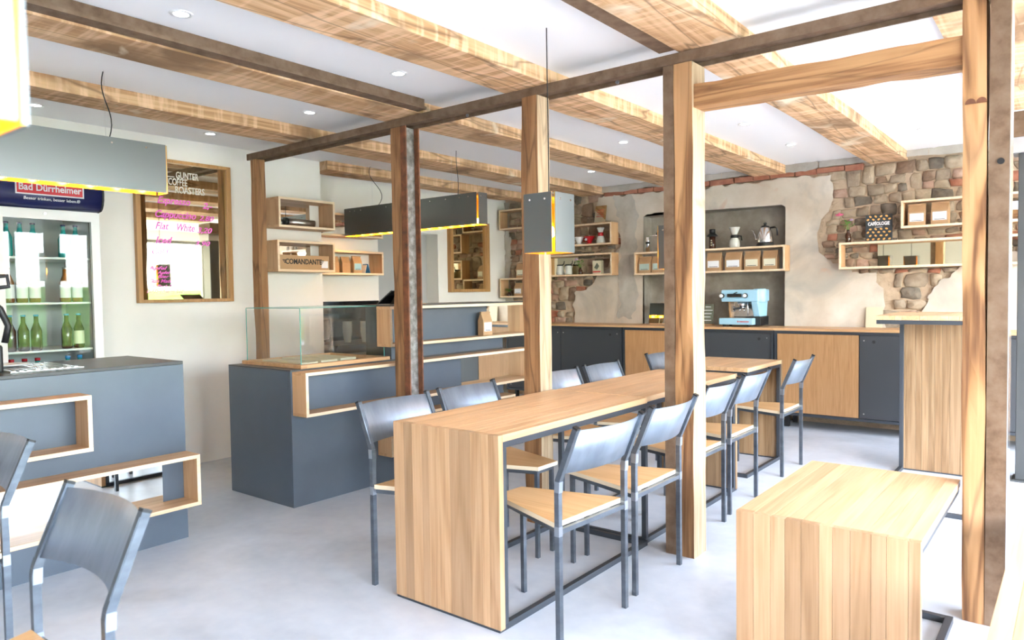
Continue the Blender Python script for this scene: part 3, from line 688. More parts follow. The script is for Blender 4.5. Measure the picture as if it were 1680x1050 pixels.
# ------------------------------------------------------------------ chairs: square tube, narrow-fronted plywood seat, curved sheet back
def make_chair(label):
    t = thing('steel_chair', label, 'chair', (0, 0, 0), 'steel chairs with plywood seats'); s = .021
    zb = .625; lean = .088; zt = .825
    for sy in (-1, 1):
        y = sy*.218
        o = part('rear_leg', MB().tube([(0, y, 0), (0, y, zb-.02), (.004, y, zb), (lean, y, zt)], s), 'chair_steel', t)
        part('end_cap', MB().tube([(lean, y, zt), (lean+.003, y, zt+.007)], s+.001), 'black', o)
        part('weld', MB().tube([(.0, y, .415), (.0, y, .452)], s+.0016), 'weld_bright', o)
        part('weld', MB().tube([(.002, y, zb-.045), (.004, y, zb-.004)], s+.0016), 'weld_bright', o)
    for sy in (-1, 1):
        part('front_leg', MB().tube([(-.425, sy*.062, 0), (-.425, sy*.062, .435)], .019), 'chair_steel', t)
    part('seat', MB().prism([(-.45, -.082), (-.45, .082), (-.012, .222), (-.012, -.222)], 2, .442, .462, 0, 1), ['seat_ply', 'ply_edge'], t, .0015)
    for sy in (-1, 1): part('seat_rail', MB().tube([(-.425, sy*.064, .431), (-.012, sy*.204, .431)], .019), 'chair_steel', t)
    part('seat_rail', MB().tube([(-.425, -.055, .431), (-.425, .055, .431)], .018), 'chair_steel', t)
    part('seat_rail', MB().tube([(-.0, -.206, .431), (-.0, .206, .431)], .018), 'chair_steel', t)
    m = MB(); n = 16; z0, z1 = .648, .818; th = .0025
    for k in range(2):
        for j in range(3):
            z = z0+(z1-z0)*j/2; bx = .004+(lean-.004)*(z-zb)/(zt-zb)
            for i in range(n+1):
                u = -1+2*i/n; bow = .048*(1-u*u)
                m.v.append((bx-.0125+bow+k*th, u*.226, z))
    w = n+1
    for j in range(2):
        for i in range(n):
            a = j*w+i; m.face([a, a+w, a+w+1, a+1], 0, True); b = a+3*w; m.face([b, b+1, b+w+1, b+w], 0, True)
    for i in range(n):
        m.face([i, i+1, i+1+3*w, i+3*w]); a = 2*w+i; m.face([a, a+3*w, a+1+3*w, a+1])
    for j in range(2): a = j*w; m.face([a, a+3*w, a+4*w, a+w]); a = j*w+n; m.face([a, a+w, a+4*w, a+3*w])
    part('backrest', m, 'chair_sheet', t)
    return t
chair0 = make_chair('steel chair nearest the camera on the right of the foreground table')
chair0.location = (-1.497, 2.385, 0); chair0.rotation_euler = (0, 0, math.radians(-4))
for x, y, rz, lb in [(-1.507, 2.955, 0, 'steel chair just left of the thick post, right side of the table'), (-1.585, 3.70, 0, 'steel chair partly hidden by the thick post, right side'),
        (-1.61, 4.285, 0, 'steel chair right of the thick post beside the joined table'), (-1.64, 5.32, 0, 'steel chair standing out at the far table before the wooden cabinet door'),
        (-2.512, 2.355, 180, 'steel chair on the left behind the end of the foreground table'), (-2.535, 2.905, 180, 'second steel chair on the left side of the foreground table'),
        (-2.51, 3.73, 180, 'steel chair behind the third post on the far left side'), (-2.515, 4.27, 180, 'steel chair on the left before the dark cabinet door'), (-2.58, 5.27, 180, 'steel chair on the left of the farthest table, showing beside the thick post'),
        (-1.915, .672, 90, 'steel chair in the left foreground with scratched brown sheet back'), (-3.09, .82, 90, 'steel chair cut off by the left edge of the picture')]:
    dup(chair0, (x, y, 0), math.radians(rz), lb)

# ------------------------------------------------------------------ box shelves of plywood
def shelf_box(label, facing, a0, a1, z0, z1, back, front, mirror=None, mmat='mirror', group=None, th=.02, div=None):
    mid = (a0+a1)/2
    t = thing('shelf_box', label, 'shelf', ((back+front)/2, mid, z0) if facing == 'x' else (mid, (back+front)/2, z0), group)
    def brd(name, p0, p1, q0, q1, mat):
        if facing == 'x': m = MB().box(back, p0, q0, front, p1, q1, 0, {'+x': 1})
        else: m = MB().box(p0, front, q0, p1, back, q1, 0, {'-y': 1})
        part(name, m, [mat, 'box_edge'], t, .0012)
    la = 'box_y' if facing == 'x' else 'box_x'
    brd('top_board', a0, a1, z1-th, z1, la); brd('bottom_board', a0, a1, z0, z0+th, la)
    brd('side_board', a0, a0+th, z0+th, z1-th, 'box_z'); brd('side_board', a1-th, a1, z0+th, z1-th, 'box_z')
    if div: brd('divider', div-th/2, div+th/2, z0+th, z1-th, 'box_z')
    if mirror:
        m0, m1 = mirror
        if facing == 'x': m = MB().box(back+.001, m0, z0+th, back+.006, m1, z1-th)
        else: m = MB().box(m0, back-.006, z0+th, m1, back-.001, z1-th)
        part('mirror_panel', m, mmat, t)
    return t
GC = 'plywood box shelves on the counters'; GW = 'plywood box shelves on the walls'

# ------------------------------------------------------------------ drinks counter at the left
t = thing('counter', 'blue-grey counter at the left edge with a steel drip tray on top', 'counter', (-4.18, .9, 0))
part('body', MB().box(-4.50, -.4, 0, -3.87, 1.937, .957), 'panel_dark', t); part('front_panel', MB().box(-3.868, -.4, 0, -3.85, 1.955, .957), 'panel_dark', t)
part('end_panel', MB().box(-4.52, 1.939, 0, -3.869, 1.955, .957), 'panel_dark', t); part('worktop', MB().box(-4.52, -.4, .958, -3.85, 1.955, .975), 'panel_top', t, .0015)
shelf_box('upper box shelf on the front of the left counter, empty', 'x', .5, 1.43, .592, .862, -3.85, -3.70, group=GC)
shelf_box('long mirror-backed box shelf low on the left counter', 'x', .2, 1.957, .207, .48, -3.85, -3.70, (.22, 1.82), group=GC, div=None)
dt = thing('drip_tray', 'flat silver drip tray on the left counter', 'tray', (-4.2, 1.33, .975))
part('pan', MB().box(-4.42, 1.18, .976, -3.96, 1.50, .979), 'brushed', dt)
for i in range(9): part('slot_bar', MB().box(-4.40, 1.19+i*.034, .979, -3.98, 1.208+i*.034, .982), 'chrome', dt)
tag(part('saucer', MB().lathe([(.05, .983), (.085, .992), (.09, .996), (.086, .996), (.05, .988), (.0, .987)], (-4.28, 1.27, 0), 24), 'porcelain'), 'white saucer lying on the silver drip tray', 'saucer')
# coffee grinder sliver at the picture edge
g = thing('coffee_machine', 'black and silver coffee machine at the left picture edge', 'coffee machine', (-4.1, .95, .975))
part('body', MB().box(-4.42, .62, 1.0, -4.02, 1.13, 1.42), 'brushed', g, .01); part('base', MB().box(-4.44, .6, .976, -3.99, 1.165, 1.11), 'black', g, .012)
part('side_cheek', MB().box(-4.40, 1.131, 1.1, -4.02, 1.15, 1.44), 'black', g, .008)
part('steam_lever', MB().tube([(-3.97, 1.12, 1.43), (-3.97, 1.185, 1.435), (-3.97, 1.19, 1.385), (-3.97, 1.12, 1.375)], .02, n=8, round_=True), 'black', g)
part('group_handle', MB().tube([(-3.97, 1.10, 1.33), (-3.965, 1.15, 1.28), (-3.965, 1.18, 1.2), (-3.97, 1.165, 1.12)], .03, n=8, round_=True), 'black', g)

# ------------------------------------------------------------------ long dark counter with display case
t = thing('counter', 'long dark grey counter behind the chairs carrying the glass case', 'counter', (-4.18, 3.6, 0))
part('body', MB().box(-4.52, 2.64, 0, -3.848, 4.70, .85), 'panel_dark', t); part('front_panel', MB().box(-3.847, 2.62, 0, -3.83, 4.70, .852), 'panel_dark', t)
part('end_panel', MB().box(-4.54, 2.62, 0, -3.848, 2.639, .852), 'panel_dark', t); part('worktop', MB().box(-4.54, 2.62, .853, -3.83, 4.70, .862), 'panel_top', t)
rz_ = thing('counter_riser', 'raised dark counter section behind the rusty post with pale shelf boards', 'counter', (-3.97, 4.1, .863))
part('raised_body', MB().box(-4.10, 3.45, .863, -3.83, 4.70, 1.232), 'panel_dark', rz_); part('raised_top', MB().box(-4.14, 3.45, 1.233, -3.83, 4.70, 1.25), 'panel_top', rz_)
shelf_box('empty box shelf at the near end of the dark counter under the glass case', 'x', 2.63, 4.95, .578, .851, -3.83, -3.69, (4.17, 4.93), group=GC)
u1 = shelf_box('upper box shelf on the raised part of the dark counter', 'x', 3.32, 4.95, .962, 1.24, -3.829, -3.69, (4.49, 4.93), group=GC)
part('top_cover', MB().box(-3.829, 3.32, 1.2405, -3.69, 4.95, 1.25), 'panel_top', u1)
shelf_box('lowest box shelf on the dark counter, behind the table end', 'x', 3.31, 4.69, .205, .48, -3.8302, -3.69, group=GC)
gc = thing('display_case', 'frameless glass display case standing on the dark counter', 'display case', (-4.15, 3.05, .863))
x0, x1, y0, y1, z0, z1 = -4.47, -3.86, 2.72, 3.41, .887, 1.24; th = .006
for nm, b in (('front_pane', (x1-th, y0, z0, x1, y1, z1)), ('side_pane', (x0, y0, z0, x1-th, y0+th, z1)), ('side_pane', (x0, y1-th, z0, x1-th, y1, z1)), ('top_pane', (x0, y0, z1, x1, y1, z1+th))):
    part(nm, MB().box(*b), 'case_glass', gc)
e = .004
for a, b in (((x1, y0, z0), (x1, y0, z1)), ((x1, y1, z0), (x1, y1, z1)), ((x0, y0, z0), (x0, y0, z1)), ((x0, y0, z1+.003), (x1, y0, z1+.003)), ((x1, y0, z1+.003), (x1, y1, z1+.003)), ((x0, y1, z1+.003), (x1, y1, z1+.003)), ((x0, y0, z1+.003), (x0, y1, z1+.003))):
    part('glass_edge', MB().tube([a, b], e), 'glass_edge', gc)
fw = .045
for b in ((x0-.02, y0-.03, .863, x1+.04, y0+fw-.03, .887), (x0-.02, y1-fw+.03, .863, x1+.04, y1+.02, .887), (x1+.04-fw, y0+fw-.03, .863, x1+.04, y1-fw+.03, .887), (x0-.02, y0+fw-.03, .863, x0-.02+fw, y1-fw+.03, .887)):
    part('base_frame', MB().box(*b), 'box_y', gc, .002)
for i, (a, b, lb) in enumerate([(2.80, 2.93, 'pale serving board in the glass case, nearest the camera'), (2.955, 3.09, 'middle pale serving board in the glass case'), (3.115, 3.25, 'pale serving board in the glass case, farthest from the camera')]):
    tag(part('serving_board', MB().box(-4.42, a, .866, -3.97, b, .884+.004*i), 'sand_card', None, .002), lb, 'board', 'serving boards in the case')
tb = thing('order_tablet', 'black tablet on a tilted stand on the raised counter', 'tablet', (-4.0, 3.62, 1.251))
part('screen', MB().prism([(-4.10, 1.255), (-4.09, 1.252), (-3.93, 1.345), (-3.94, 1.352)], 1, 3.56, 3.76), 'black_gloss', tb); part('stand', MB().prism([(-4.02, 1.251), (-3.93, 1.251), (-3.95, 1.335)], 1, 3.62, 3.7), 'black', tb)

# back bar along the rear left wall
bb = thing('back_bar', 'low dark back bar along the white rear wall with cups', 'cabinet', (-5.65, 4.7, 0))
part('body', MB().box(-5.94, 4.15, 0, -5.35, 5.18, .84), 'door_dark', bb); part('worktop', MB().box(-5.94, 4.15, .841, -5.33, 5.18, .86), 'panel_top', bb)
part('splashback', MB().box(-5.945, 4.15, .861, -5.93, 5.18, 1.26), 'black_gloss', bb)
for k, (x, y, lb) in enumerate([(-5.62, 4.50, 'left stack of clear cups on the back bar, seen through the glass case'), (-5.5, 4.62, 'middle stack of clear cups on the back bar'), (-5.56, 4.76, 'right stack of clear cups on the back bar')]):
    c = thing('cup_stack', lb, 'cups', (x, y, .861), 'cup stacks on the back bar')
    for i in range(4): part('cup', MB().lathe([(.032, .862+i*.03), (.047, .972+i*.03), (.05, .974+i*.03), (.046, .97+i*.03)], (x, y, 0), 16, cap=False), 'cup_clear', c)

# ------------------------------------------------------------------ boxes on the left walls
shelf_box('upper box shelf on the left wall holding metal grinder tubes', 'x', 3.545, 4.125, 1.905, 2.16, XL+.001, -5.29, (3.62, 4.0), group=GW)
shelf_box('lower box shelf on the left wall holding the printed carton', 'x', 3.525, 4.115, 1.53, 1.796, XL+.001, -5.29, (3.62, 4.0), group=GW)
shelf_box('long upper box shelf on the rear left wall behind the dark pendant', 'x', 4.16, 5.09, 1.905, 2.13, XB+.001, -5.74, (4.45, 5.0), group=GW)
shelf_box('long lower box shelf on the rear left wall with paper bags', 'x', 4.16, 5.09, 1.525, 1.766, XB+.001, -5.74, group=GW)
cr = thing('carton', 'brown printed carton in the lower shelf on the left wall', 'carton', (-5.4, 3.83, 1.551))
part('box_body', MB().box(-5.47, 3.565, 1.551, -5.335, 4.085, 1.675), 'cardboard', cr, .002)
text('lettering', 'COMANDANTE', 'print_black', .062, (-5.3342, 3.815, 1.617), (0, 1, 0), (0, 0, 1), cr, bold=.0016, sx=.86)
for sy in (-1, 1):
    w = MB()
    for i in range(3): w.box(-5.3348, 3.815+sy*(.185 if sy > 0 else .185)-.0+(0 if sy > 0 else -.03+.008*i), 1.628-i*.011, -5.334, 3.815+sy*.185+(.03-.008*i if sy > 0 else 0), 1.635-i*.011)
    part('wing_mark', w, 'print_black', cr)
part('shipping_label', MB().box(-5.3348, 4.0, 1.567, -5.334, 4.07, 1.63), 'label_white', cr)
for lb, p0, p1, r in (('long brushed metal tube with dark lens end in the upper wall shelf', (-5.40, 3.70, 1.965), (-5.36, 3.95, 1.958), .036), ('short dark metal tube beside the long one in the upper wall shelf', (-5.44, 3.61, 1.957), (-5.42, 3.68, 1.957), .03)):
    gt = thing('metal_tube', lb, 'tube', ((p0[0]+p1[0])/2, (p0[1]+p1[1])/2, 1.926), 'metal tubes in the shelf')
    part('barrel', MB().tube([p0, p1], r*1.7, n=18, round_=True), 'brushed', gt); d = (Vector(p0)-Vector(p1)).normalized()
    part('end_ring', MB().tube([Vector(p0), Vector(p0)+d*.03], r*2, n=18, round_=True), 'black', gt)
def bag(label, x, y, z, w=.15, h=.18, d=.07, rz=0.0, lab='label_white', group='kraft coffee bags', lz=(.18, .55), tilt=0.0):
    t = thing('coffee_bag', label, 'coffee bag', (0, 0, 0), group)
    prof = [(-d/2, 0), (d/2, 0), (d/2, h*.62), (.006, h*.93), (.006, h), (-.006, h), (-.006, h*.93), (-d/2, h*.62)]
    part('paper_body', MB().prism(prof, 0, -w/2, w/2), 'kraft', t, .003)
    part('fold', MB().box(-w/2, -.0085, h*.93, w/2, .0085, h*1.0), 'kraft', t)
    if lab: part('paper_label', MB().box(-w*.40, -d/2-.0012, h*lz[0], w*.40, -d/2-.0002, h*lz[1]), lab, t)
    if lab: part('print_line', MB().box(-w*.30, -d/2-.0018, h*(lz[0]+.03), w*.30, -d/2-.0012, h*(lz[0]+.055)), 'print_black', t)
    t.location = (x, y, z); t.rotation_euler = (tilt, 0, rz); return t
bag('leaning kraft bag with blue label in the rear left shelf', -5.82, 4.79, 1.546, .11, .175, .06, PI/2, 'label_blue')
bag('plain kraft bag standing left of the blue-labelled bag', -5.84, 4.66, 1.546, .10, .165, .06, PI/2, None)
bag('small dark kraft bag at the left in the rear shelf', -5.84, 4.52, 1.546, .10, .165, .06, PI/2, None)
tag(part('folded_card', MB().prism([(4.87, 1.546), (4.875, 1.546), (4.90, 1.63), (4.895, 1.63)], 0, -5.86, -5.78), 'label_white'), 'white folded card in the rear left shelf', 'card')
tag(part('blue_card', MB().prism([(4.94, 1.546), (4.946, 1.546), (4.916, 1.64), (4.91, 1.64)], 0, -5.86, -5.78), 'card_blue'), 'blue printed card in the rear left shelf', 'card')

# ------------------------------------------------------------------ mirrors on the left walls
def wall_mirror(label, y0, y1, z0, z1, xw, fw=.035, d=.045):
    t = thing('wall_mirror', label, 'mirror', (xw, (y0+y1)/2, z0))
    for b in ((y0, y0+fw, z0, z1), (y1-fw, y1, z0, z1)): part('frame_stile', MB().box(xw+.001, b[0], b[2], xw+d, b[1], b[3]), 'frame_oak', t, .0015)
    for b in ((y0+fw, y1-fw, z0, z0+fw*.7), (y0+fw, y1-fw, z1-fw*.7, z1)): part('frame_rail', MB().box(xw+.001, b[0], b[2], xw+d, b[1], b[3]), 'frame_oak', t, .0015)
    part('mirror_glass', MB().box(xw+.002, y0+fw, z0+fw*.7, xw+.022, y1-fw, z1-fw*.7), 'mirror_bronze', t); return t
mm = wall_mirror('large oak-framed mirror with pink handwritten coffee menu', 2.455, 3.215, 1.285, 2.375, XL)
xm = XL+.0225
for s, y0, y1, z, h, mat in [('GUNTER', 2.770, 2.951, 2.262, .058, 'etched'), ('COFFEE', 2.712, 2.860, 2.208, .058, 'etched'), ('ROASTERS', 2.762, 2.998, 2.150, .058, 'etched')]:
    o = text('etched_lettering', s, mat, .075, (xm, (y0+y1)/2, z), (0, 1, 0), (0, 0, 1), mm, bold=.001, sx=1.0)
    ys = [v.co.y for v in o.data.vertices]; c = (max(ys)+min(ys))/2; k = (y1-y0)/(max(ys)-min(ys))
    for v in o.data.vertices: v.co.y = c+(v.co.y-c)*k
for y0, y1, z in ((2.66, 2.76, 2.245), (2.66, 2.76, 2.13)): part('etched_rule', MB().box(xm-.0003, y0, z, xm+.0005, y1, z+.006), 'etched', mm)
for s, y0, y1, z, h in [('Espresso', 2.619, 2.875, 2.062, .075), ('2,-', 2.975, 3.06, 2.045, .065), ('Cappuccino', 2.597, 2.916, 1.956, .075), ('2,80', 2.94, 3.068, 1.945, .055), ('Flat', 2.594, 2.70, 1.865, .075), ('White', 2.758, 2.898, 1.862, .08), ('3,20', 2.922, 3.049, 1.85, .06),
        ('Iced', 2.591, 2.72, 1.757, .075), ('3,90', 2.90, 3.03, 1.745, .05), ('Cold', 2.561, 2.690, 1.672, .065), ('Afri Cola 2,80', 2.536, 2.80, 1.588, .036), ('Apfel', 2.534, 2.68, 1.546, .036), ('Apfel Rhab.', 2.606, 2.803, 1.513, .034), ('Bier 3', 2.605, 2.731, 1.483, .034), ('Club Mate', 2.531, 2.715, 1.448, .038), ('Bio Zisch 2,80', 2.525, 2.761, 1.407, .036), ('Bad Dürrheimer 2,20', 2.520, 2.80, 1.37, .036)]:
    o = text('handwriting', s, 'pink_ink', h, (xm, (y0+y1)/2, z), (0, 1, 0.0), (0, 0, 1), mm, bold=.0009*(h/.05), shear=.35)
    ys = [v.co.y for v in o.data.vertices]; c = (max(ys)+min(ys))/2; k = (y1-y0)/(max(ys)-min(ys))
    for v in o.data.vertices: v.co.y = c+(v.co.y-c)*k
wall_mirror('tall oak-framed mirror at the far corner beside the stone wall', 6.28, 7.0, 1.34, 2.2, XB, fw=.05, d=.06)

# ------------------------------------------------------------------ drinks fridge
f = thing('drinks_fridge', 'glass-door drinks fridge with navy illuminated canopy', 'fridge', (-5.2, 1.7, 0))
FX0, FX1, FY0, FY1 = -5.49, -4.96, 1.40, 2.0
part('cabinet_body', MB().box(FX0, FY0, .0, FX0+.02, FY1, 2.1).box(FX0+.02, FY0, 0, FX1-.03, FY0+.03, 2.1).box(FX0+.02, FY1-.03, 0, FX1-.03, FY1, 2.1).box(FX0+.02, FY0+.03, 0, FX1-.03, FY1-.03, .25).box(FX0+.02, FY0+.03, 1.86, FX1-.03, FY1-.03, 2.1), 'fridge_inner', f)
dr = part('door', MB().box(FX1-.03, FY0, .25, FX1, FY0+.07, 1.87).box(FX1-.03, FY1-.05, .25, FX1, FY1, 1.87).box(FX1-.03, FY0+.07, .25, FX1, FY1-.05, .32).box(FX1-.03, FY0+.07, 1.81, FX1, FY1-.05, 1.87), 'fridge_white', f)
part('door_glass', MB().box(FX1-.02, FY0+.07, .32, FX1-.014, FY1-.05, 1.81), 'clear_glass', dr); part('door_lock', MB().lathe([(.009, FX1), (.009, FX1+.004)], (0, 1.69, 1.845), 12, axis=0), 'brushed', dr)
part('door_gasket', MB().box(FX1-.034, FY0+.064, .31, FX1-.0305, FY0+.072, 1.82).box(FX1-.034, FY1-.052, .31, FX1-.0305, FY1-.044, 1.82), 'black', dr)
pr = []
for i in range(11): a = -PI/2+PI*i/10; pr.append((FX1-.03+.085*max(0, math.cos(a))**.7, 1.985+.11*math.sin(a)))
cp = part('canopy', MB().prism([(FX1-.03, 1.875), *pr, (FX1-.03, 2.095)], 1, FY0, FY1, 0, 0, True), 'navy', f)
part('canopy_end', MB().prism([(FX1-.04, 1.87), *[(q[0]+.004, q[1]) for q in pr], (FX1-.04, 2.1)], 1, FY1, FY1+.012), 'black', cp)
part('badge', MB().box(FX1+.0555, 1.53, 1.955, FX1+.0575, 1.885, 2.03), 'red_badge', cp, .004); part('badge_rim', MB().box(FX1+.0545, 1.522, 1.947, FX1+.0555, 1.893, 2.038), 'print_white', cp)
text('lettering', 'Bad Dürrheimer', 'print_white', .058, (FX1+.058, 1.707, 1.99), (0, 1, 0), (0, 0, 1), cp, bold=.0012, sx=.88)
text('lettering', 'Besser trinken, besser leben.®', 'print_white', .026, (FX1+.0568, 1.715, 1.925), (0, 1, 0), (0, 0, 1), cp, sx=.95, shear=.1, depth=.002)
for z in (.60, 1.008, 1.303, 1.583): part('wire_shelf', MB().box(FX0+.03, FY0+.035, z-.012, FX1-.05, FY1-.035, z), 'fridge_white', f)
def bottle(label, x, y, z, h, r, mat, cap, lab, group):
    t = thing('bottle', label, 'bottle', (x, y, z), group)
    part('glass_body', MB().lathe([(r*.9, z), (r, z+.01), (r, z+h*.55), (r*.42, z+h*.78), (r*.38, z+h*.95)], (x, y, 0), 14), mat, t)
    part('cap', MB().lathe([(r*.46, z+h*.95), (r*.46, z+h)], (x, y, 0), 12), cap, t)
    if lab: part('paper_label', MB().lathe([(r*1.02, z+h*.12), (r*1.02, z+h*.5)], (x, y, 0), 14, cap=False), lab, t)
for k, (y, lb) in enumerate([(1.52, 'leftmost'), (1.59, 'second'), (1.66, 'third'), (1.83, 'fourth'), (1.90, 'rightmost')]):
    bottle('%s teal water bottle on the top fridge shelf' % lb, -5.08, y, 1.584, .21, .031, 'bottle_teal', 'navy', None, 'teal bottles in the fridge')
    bottle('%s amber bottle with white label on the second fridge shelf' % lb, -5.08, y, 1.304, .22, .031, 'bottle_amber', 'brushed', 'label_white', 'amber bottles in the fridge')
    bottle('%s dark cola bottle on the third fridge shelf' % lb, -5.08, y, 1.009, .22, .031, 'amber_glass', 'card_blue', 'label_cream' if k == 4 else None, 'cola bottles in the fridge')
    bottle('%s bottle with coloured cap on the lowest visible fridge shelf' % lb, -5.08, y, .72 if False else .601, .36, .033, 'bottle_teal', 'red_plastic' if k < 3 else 'card_blue', 'label_white', 'tall bottles in the fridge')

# ------------------------------------------------------------------ sideboard along the stone wall
def sideboard(label, x0, x1, doors):
    t = thing('sideboard', label, 'sideboard', ((x0+x1)/2, 7.15, 0), 'steel-framed sideboard units')
    y0, y1, z0, z1 = 6.965, 7.355, .12, .924; s = .025
    part('carcass', MB().box(x0+s, y0+.03, z0+.01, x1-s, y1, z1-.005), 'door_dark', t)
    fr = MB(); fr.box(x0+.002, y0, z0, x0+s, y0+.028, z1).box(x1-s, y0, z0, x1-.002, y0+.028, z1).box(x0+s, y0, z1-s, x1-s, y0+.028, z1).box(x0+s, y0, z0, x1-s, y0+.028, z0+s); part('front_frame', fr, 'frame_steel', t)
    for xx in (x0+.08, x1-.12): part('foot', MB().box(xx, y0+.06, 0, xx+.04, y0+.1, z0), 'black', t); part('foot', MB().box(xx, y1-.08, 0, xx+.04, y1-.04, z0), 'black', t)
    for (a, b, kind, hx) in doors:
        d = part('door', MB().box(a+.004, y0+.006, z0+s+.004, b-.004, y0+.024, z1-s-.004), 'veneer_z' if kind == 'w' else 'door_dark', t)
        if kind == 'd':
            part('finger_hole', MB().lathe([(.014, y0+.0045), (.014, y0+.0065)], (hx, 0, z1-.085), 16, axis=1), 'black', d)
            for sx, sz in ((a+.04, z1-.075), (b-.04, z1-.075), (a+.04, z0+.07), (b-.04, z0+.07)): part('screw', MB().lathe([(.006, y0+.0045), (.006, y0+.0065)], (sx, 0, sz), 10, axis=1), 'brushed', d)
    return t
sideboard('sideboard unit with dark doors at the left, behind the chairs', -5.62, -3.975, [(-5.595, -4.80, 'd', -4.95), (-4.80, -4.0, 'd', -4.13)])
sideboard('sideboard unit in the middle with oak and dark doors under the coffee machine', -3.97, -2.318, [(-3.945, -3.14, 'w', 0), (-3.14, -2.343, 'd', -2.46)])
sideboard('sideboard unit with wide oak door and blue-grey door at the right', -2.312, -.66, [(-2.287, -1.56, 'w', 0), (-1.56, -.685, 'd', -1.44)])
sideboard('sideboard unit seen between the right post and the steel column', -.655, 1.0, [(-.63, .17, 'd', -.1), (.17, .975, 'w', 0)])
wt = thing('worktop', 'continuous oak worktop on the sideboard along the stone wall', 'worktop', (-2.3, 7.15, .925))
for a, b in ((-5.62, -3.973), (-3.973, -2.315), (-2.315, -.658), (-.658, 1.0)): part('top_board', MB().box(a+.0005, 6.95, .925, b-.0005, 7.357, .949), 'oak_x', wt, .0015)

# ------------------------------------------------------------------ boxes on the stone wall and what stands in them
YF, YK = 7.2, 7.36
shelf_box('long box shelf across the niche filled with coffee bags', 'y', -3.945, -2.285, 1.50, 1.754, YK-.005, YF, group=GW)
shelf_box('long box shelf with gold-tinted mirror at the right of the stone wall', 'y', -1.79, -.3, 1.497, 1.745, YK, YF, (-1.49, -.81), 'mirror_bronze', group=GW)
shelf_box('upper right box shelf with two labelled coffee bags', 'y', -1.273, -.3, 1.845, 2.09, YK, YF, (-.78, -.35), 'mirror', group=GW)
shelf_box('upper box shelf left of the niche with coffee drippers', 'y', -5.3, -4.235, 1.865, 2.12, YK, YF, group=GW)
shelf_box('lower box shelf left of the niche with glass jugs and a plant', 'y', -5.3, -4.235, 1.51, 1.77, YK, YF, (-5.27, -4.79), 'mirror_bronze', group=GW)
shelf_box('empty box shelf high in the far left corner of the stone wall', 'y', -5.9, -5.32, 2.13, 2.385, YK, YF, group=GW)
shelf_box('box shelf with bottle plant low in the far left corner', 'y', -5.9, -5.32, 1.262, 1.51, YK, YF, group=GW)
zb = 1.521
bag('kraft bag with mint label at the left end of the niche shelf', -3.835, 7.27, zb, .15, .185, .08, 0, 'label_mint')
bag('second kraft bag with mint label in the niche shelf', -3.672, 7.27, zb, .15, .185, .08, 0, 'label_mint')
bag('kraft bag with white label just right of the thick post', -3.03, 7.27, zb, .155, .19, .08, 0, 'label_white')
bag('kraft bag with white label in the middle of the niche shelf', -2.82, 7.27, zb, .17, .19, .08, 0, 'label_white')
bag('kraft bag with cream label second from the right in the niche shelf', -2.625, 7.27, zb, .155, .19, .08, 0, 'label_cream')
bag('kraft bag with cream label at the right end of the niche shelf', -2.445, 7.27, zb, .145, .19, .08, 0, 'label_cream')
bag('left kraft bag with white label in the upper right shelf', -1.155, 7.27, 1.866, .135, .19, .08, .06, 'label_white')
bag('right kraft bag with white label in the upper right shelf', -.975, 7.27, 1.866, .135, .195, .08, -.05, 'label_white')
bag('kraft bag with white label in the far corner shelf', -5.63, 7.27, 1.283, .13, .165, .08, 0, 'label_white')
bag('kraft bag standing on top of the far corner shelf', -5.60, 7.27, 1.511, .12, .18, .07, .2, 'label_cream')
bag('kraft bag inside the mirrored end of the raised counter shelf', -3.765, 4.40, .983, .11, .19, .06, PI/2, 'label_white')

def flower_vase(label, x, y, z, pink, hh=.11, spread=.05):
    t = thing('bottle_vase', label, 'vase', (x, y, z))
    part('glass_bottle', MB().lathe([(.024, z), (.026, z+.005), (.026, z+hh*.62), (.013, z+hh*.8), (.012, z+hh), (.015, z+hh)], (x, y, 0), 16), 'amber_glass', t)
    rnd = random.Random(int(abs(x)*100)); lf = MB(); n = 9
    for i in range(n):
        a = rnd.uniform(0, 2*PI); r = rnd.uniform(.015, spread); h = z+hh+rnd.uniform(.01, .08)*(spread/.05)
        c = (x+r*math.cos(a), y+r*math.sin(a)*.6, h)
        st = MB().tube([(x, y, z+hh-.02), ((x+c[0])/2, (y+c[1])/2, (z+hh+h)/2), c], .003, n=5, round_=True); s = part('stem', st, 'leaf', t)
        w = .016; d = Vector((math.cos(a), math.sin(a)*.6, .35)).normalized(); sd = d.cross(Vector((0, 0, 1))).normalized(); C = Vector(c); L = .045
        pts = [C, C+d*L*.4+sd*w, C+d*L, C+d*L*.4-sd*w, C+d*L*.45+Vector((0, 0, -.004))]
        m = MB(); m.v = [tuple(p) for p in pts]; m.face([0, 1, 4]); m.face([1, 2, 4]); m.face([2, 3, 4]); m.face([3, 0, 4]); part('leaf_blade', m, 'leaf', s)
    for (dx, dz, mat, rr) in pink:
        part('flower_stem', MB().tube([(x, y, z+hh-.02), (x+dx*.7, y, z+hh+dz*.6), (x+dx, y-.01, z+hh+dz)], .003, n=5, round_=True), 'leaf', t)
        m = MB()
        for i in range(9):
            a = 2*PI*i/9; m.ico((x+dx+rr*.6*math.cos(a), y-.01+rr*.4*math.sin(a), z+hh+dz+.006*math.sin(a)), rr*.45, 0, (1, 1, .5))
        m.ico((x+dx, y-.012, z+hh+dz+.006), rr*.4); part('blossom', m, mat, t)
flower_vase('brown bottle vase with pink flower on the right shelf', -1.725, 7.27, 1.746, [(-.075, .145, 'petal_pink', .036), (.03, .09, 'petal_lilac', .018)], .12)
flower_vase('brown bottle with leaves and lilac bloom in the lower left shelf', -4.707, 7.27, 1.531, [(-.05, .10, 'petal_lilac', .026)], .08, .05)
flower_vase('dark bottle with green sprig in the far corner shelf', -5.80, 7.26, 1.283, [], .05, .02)
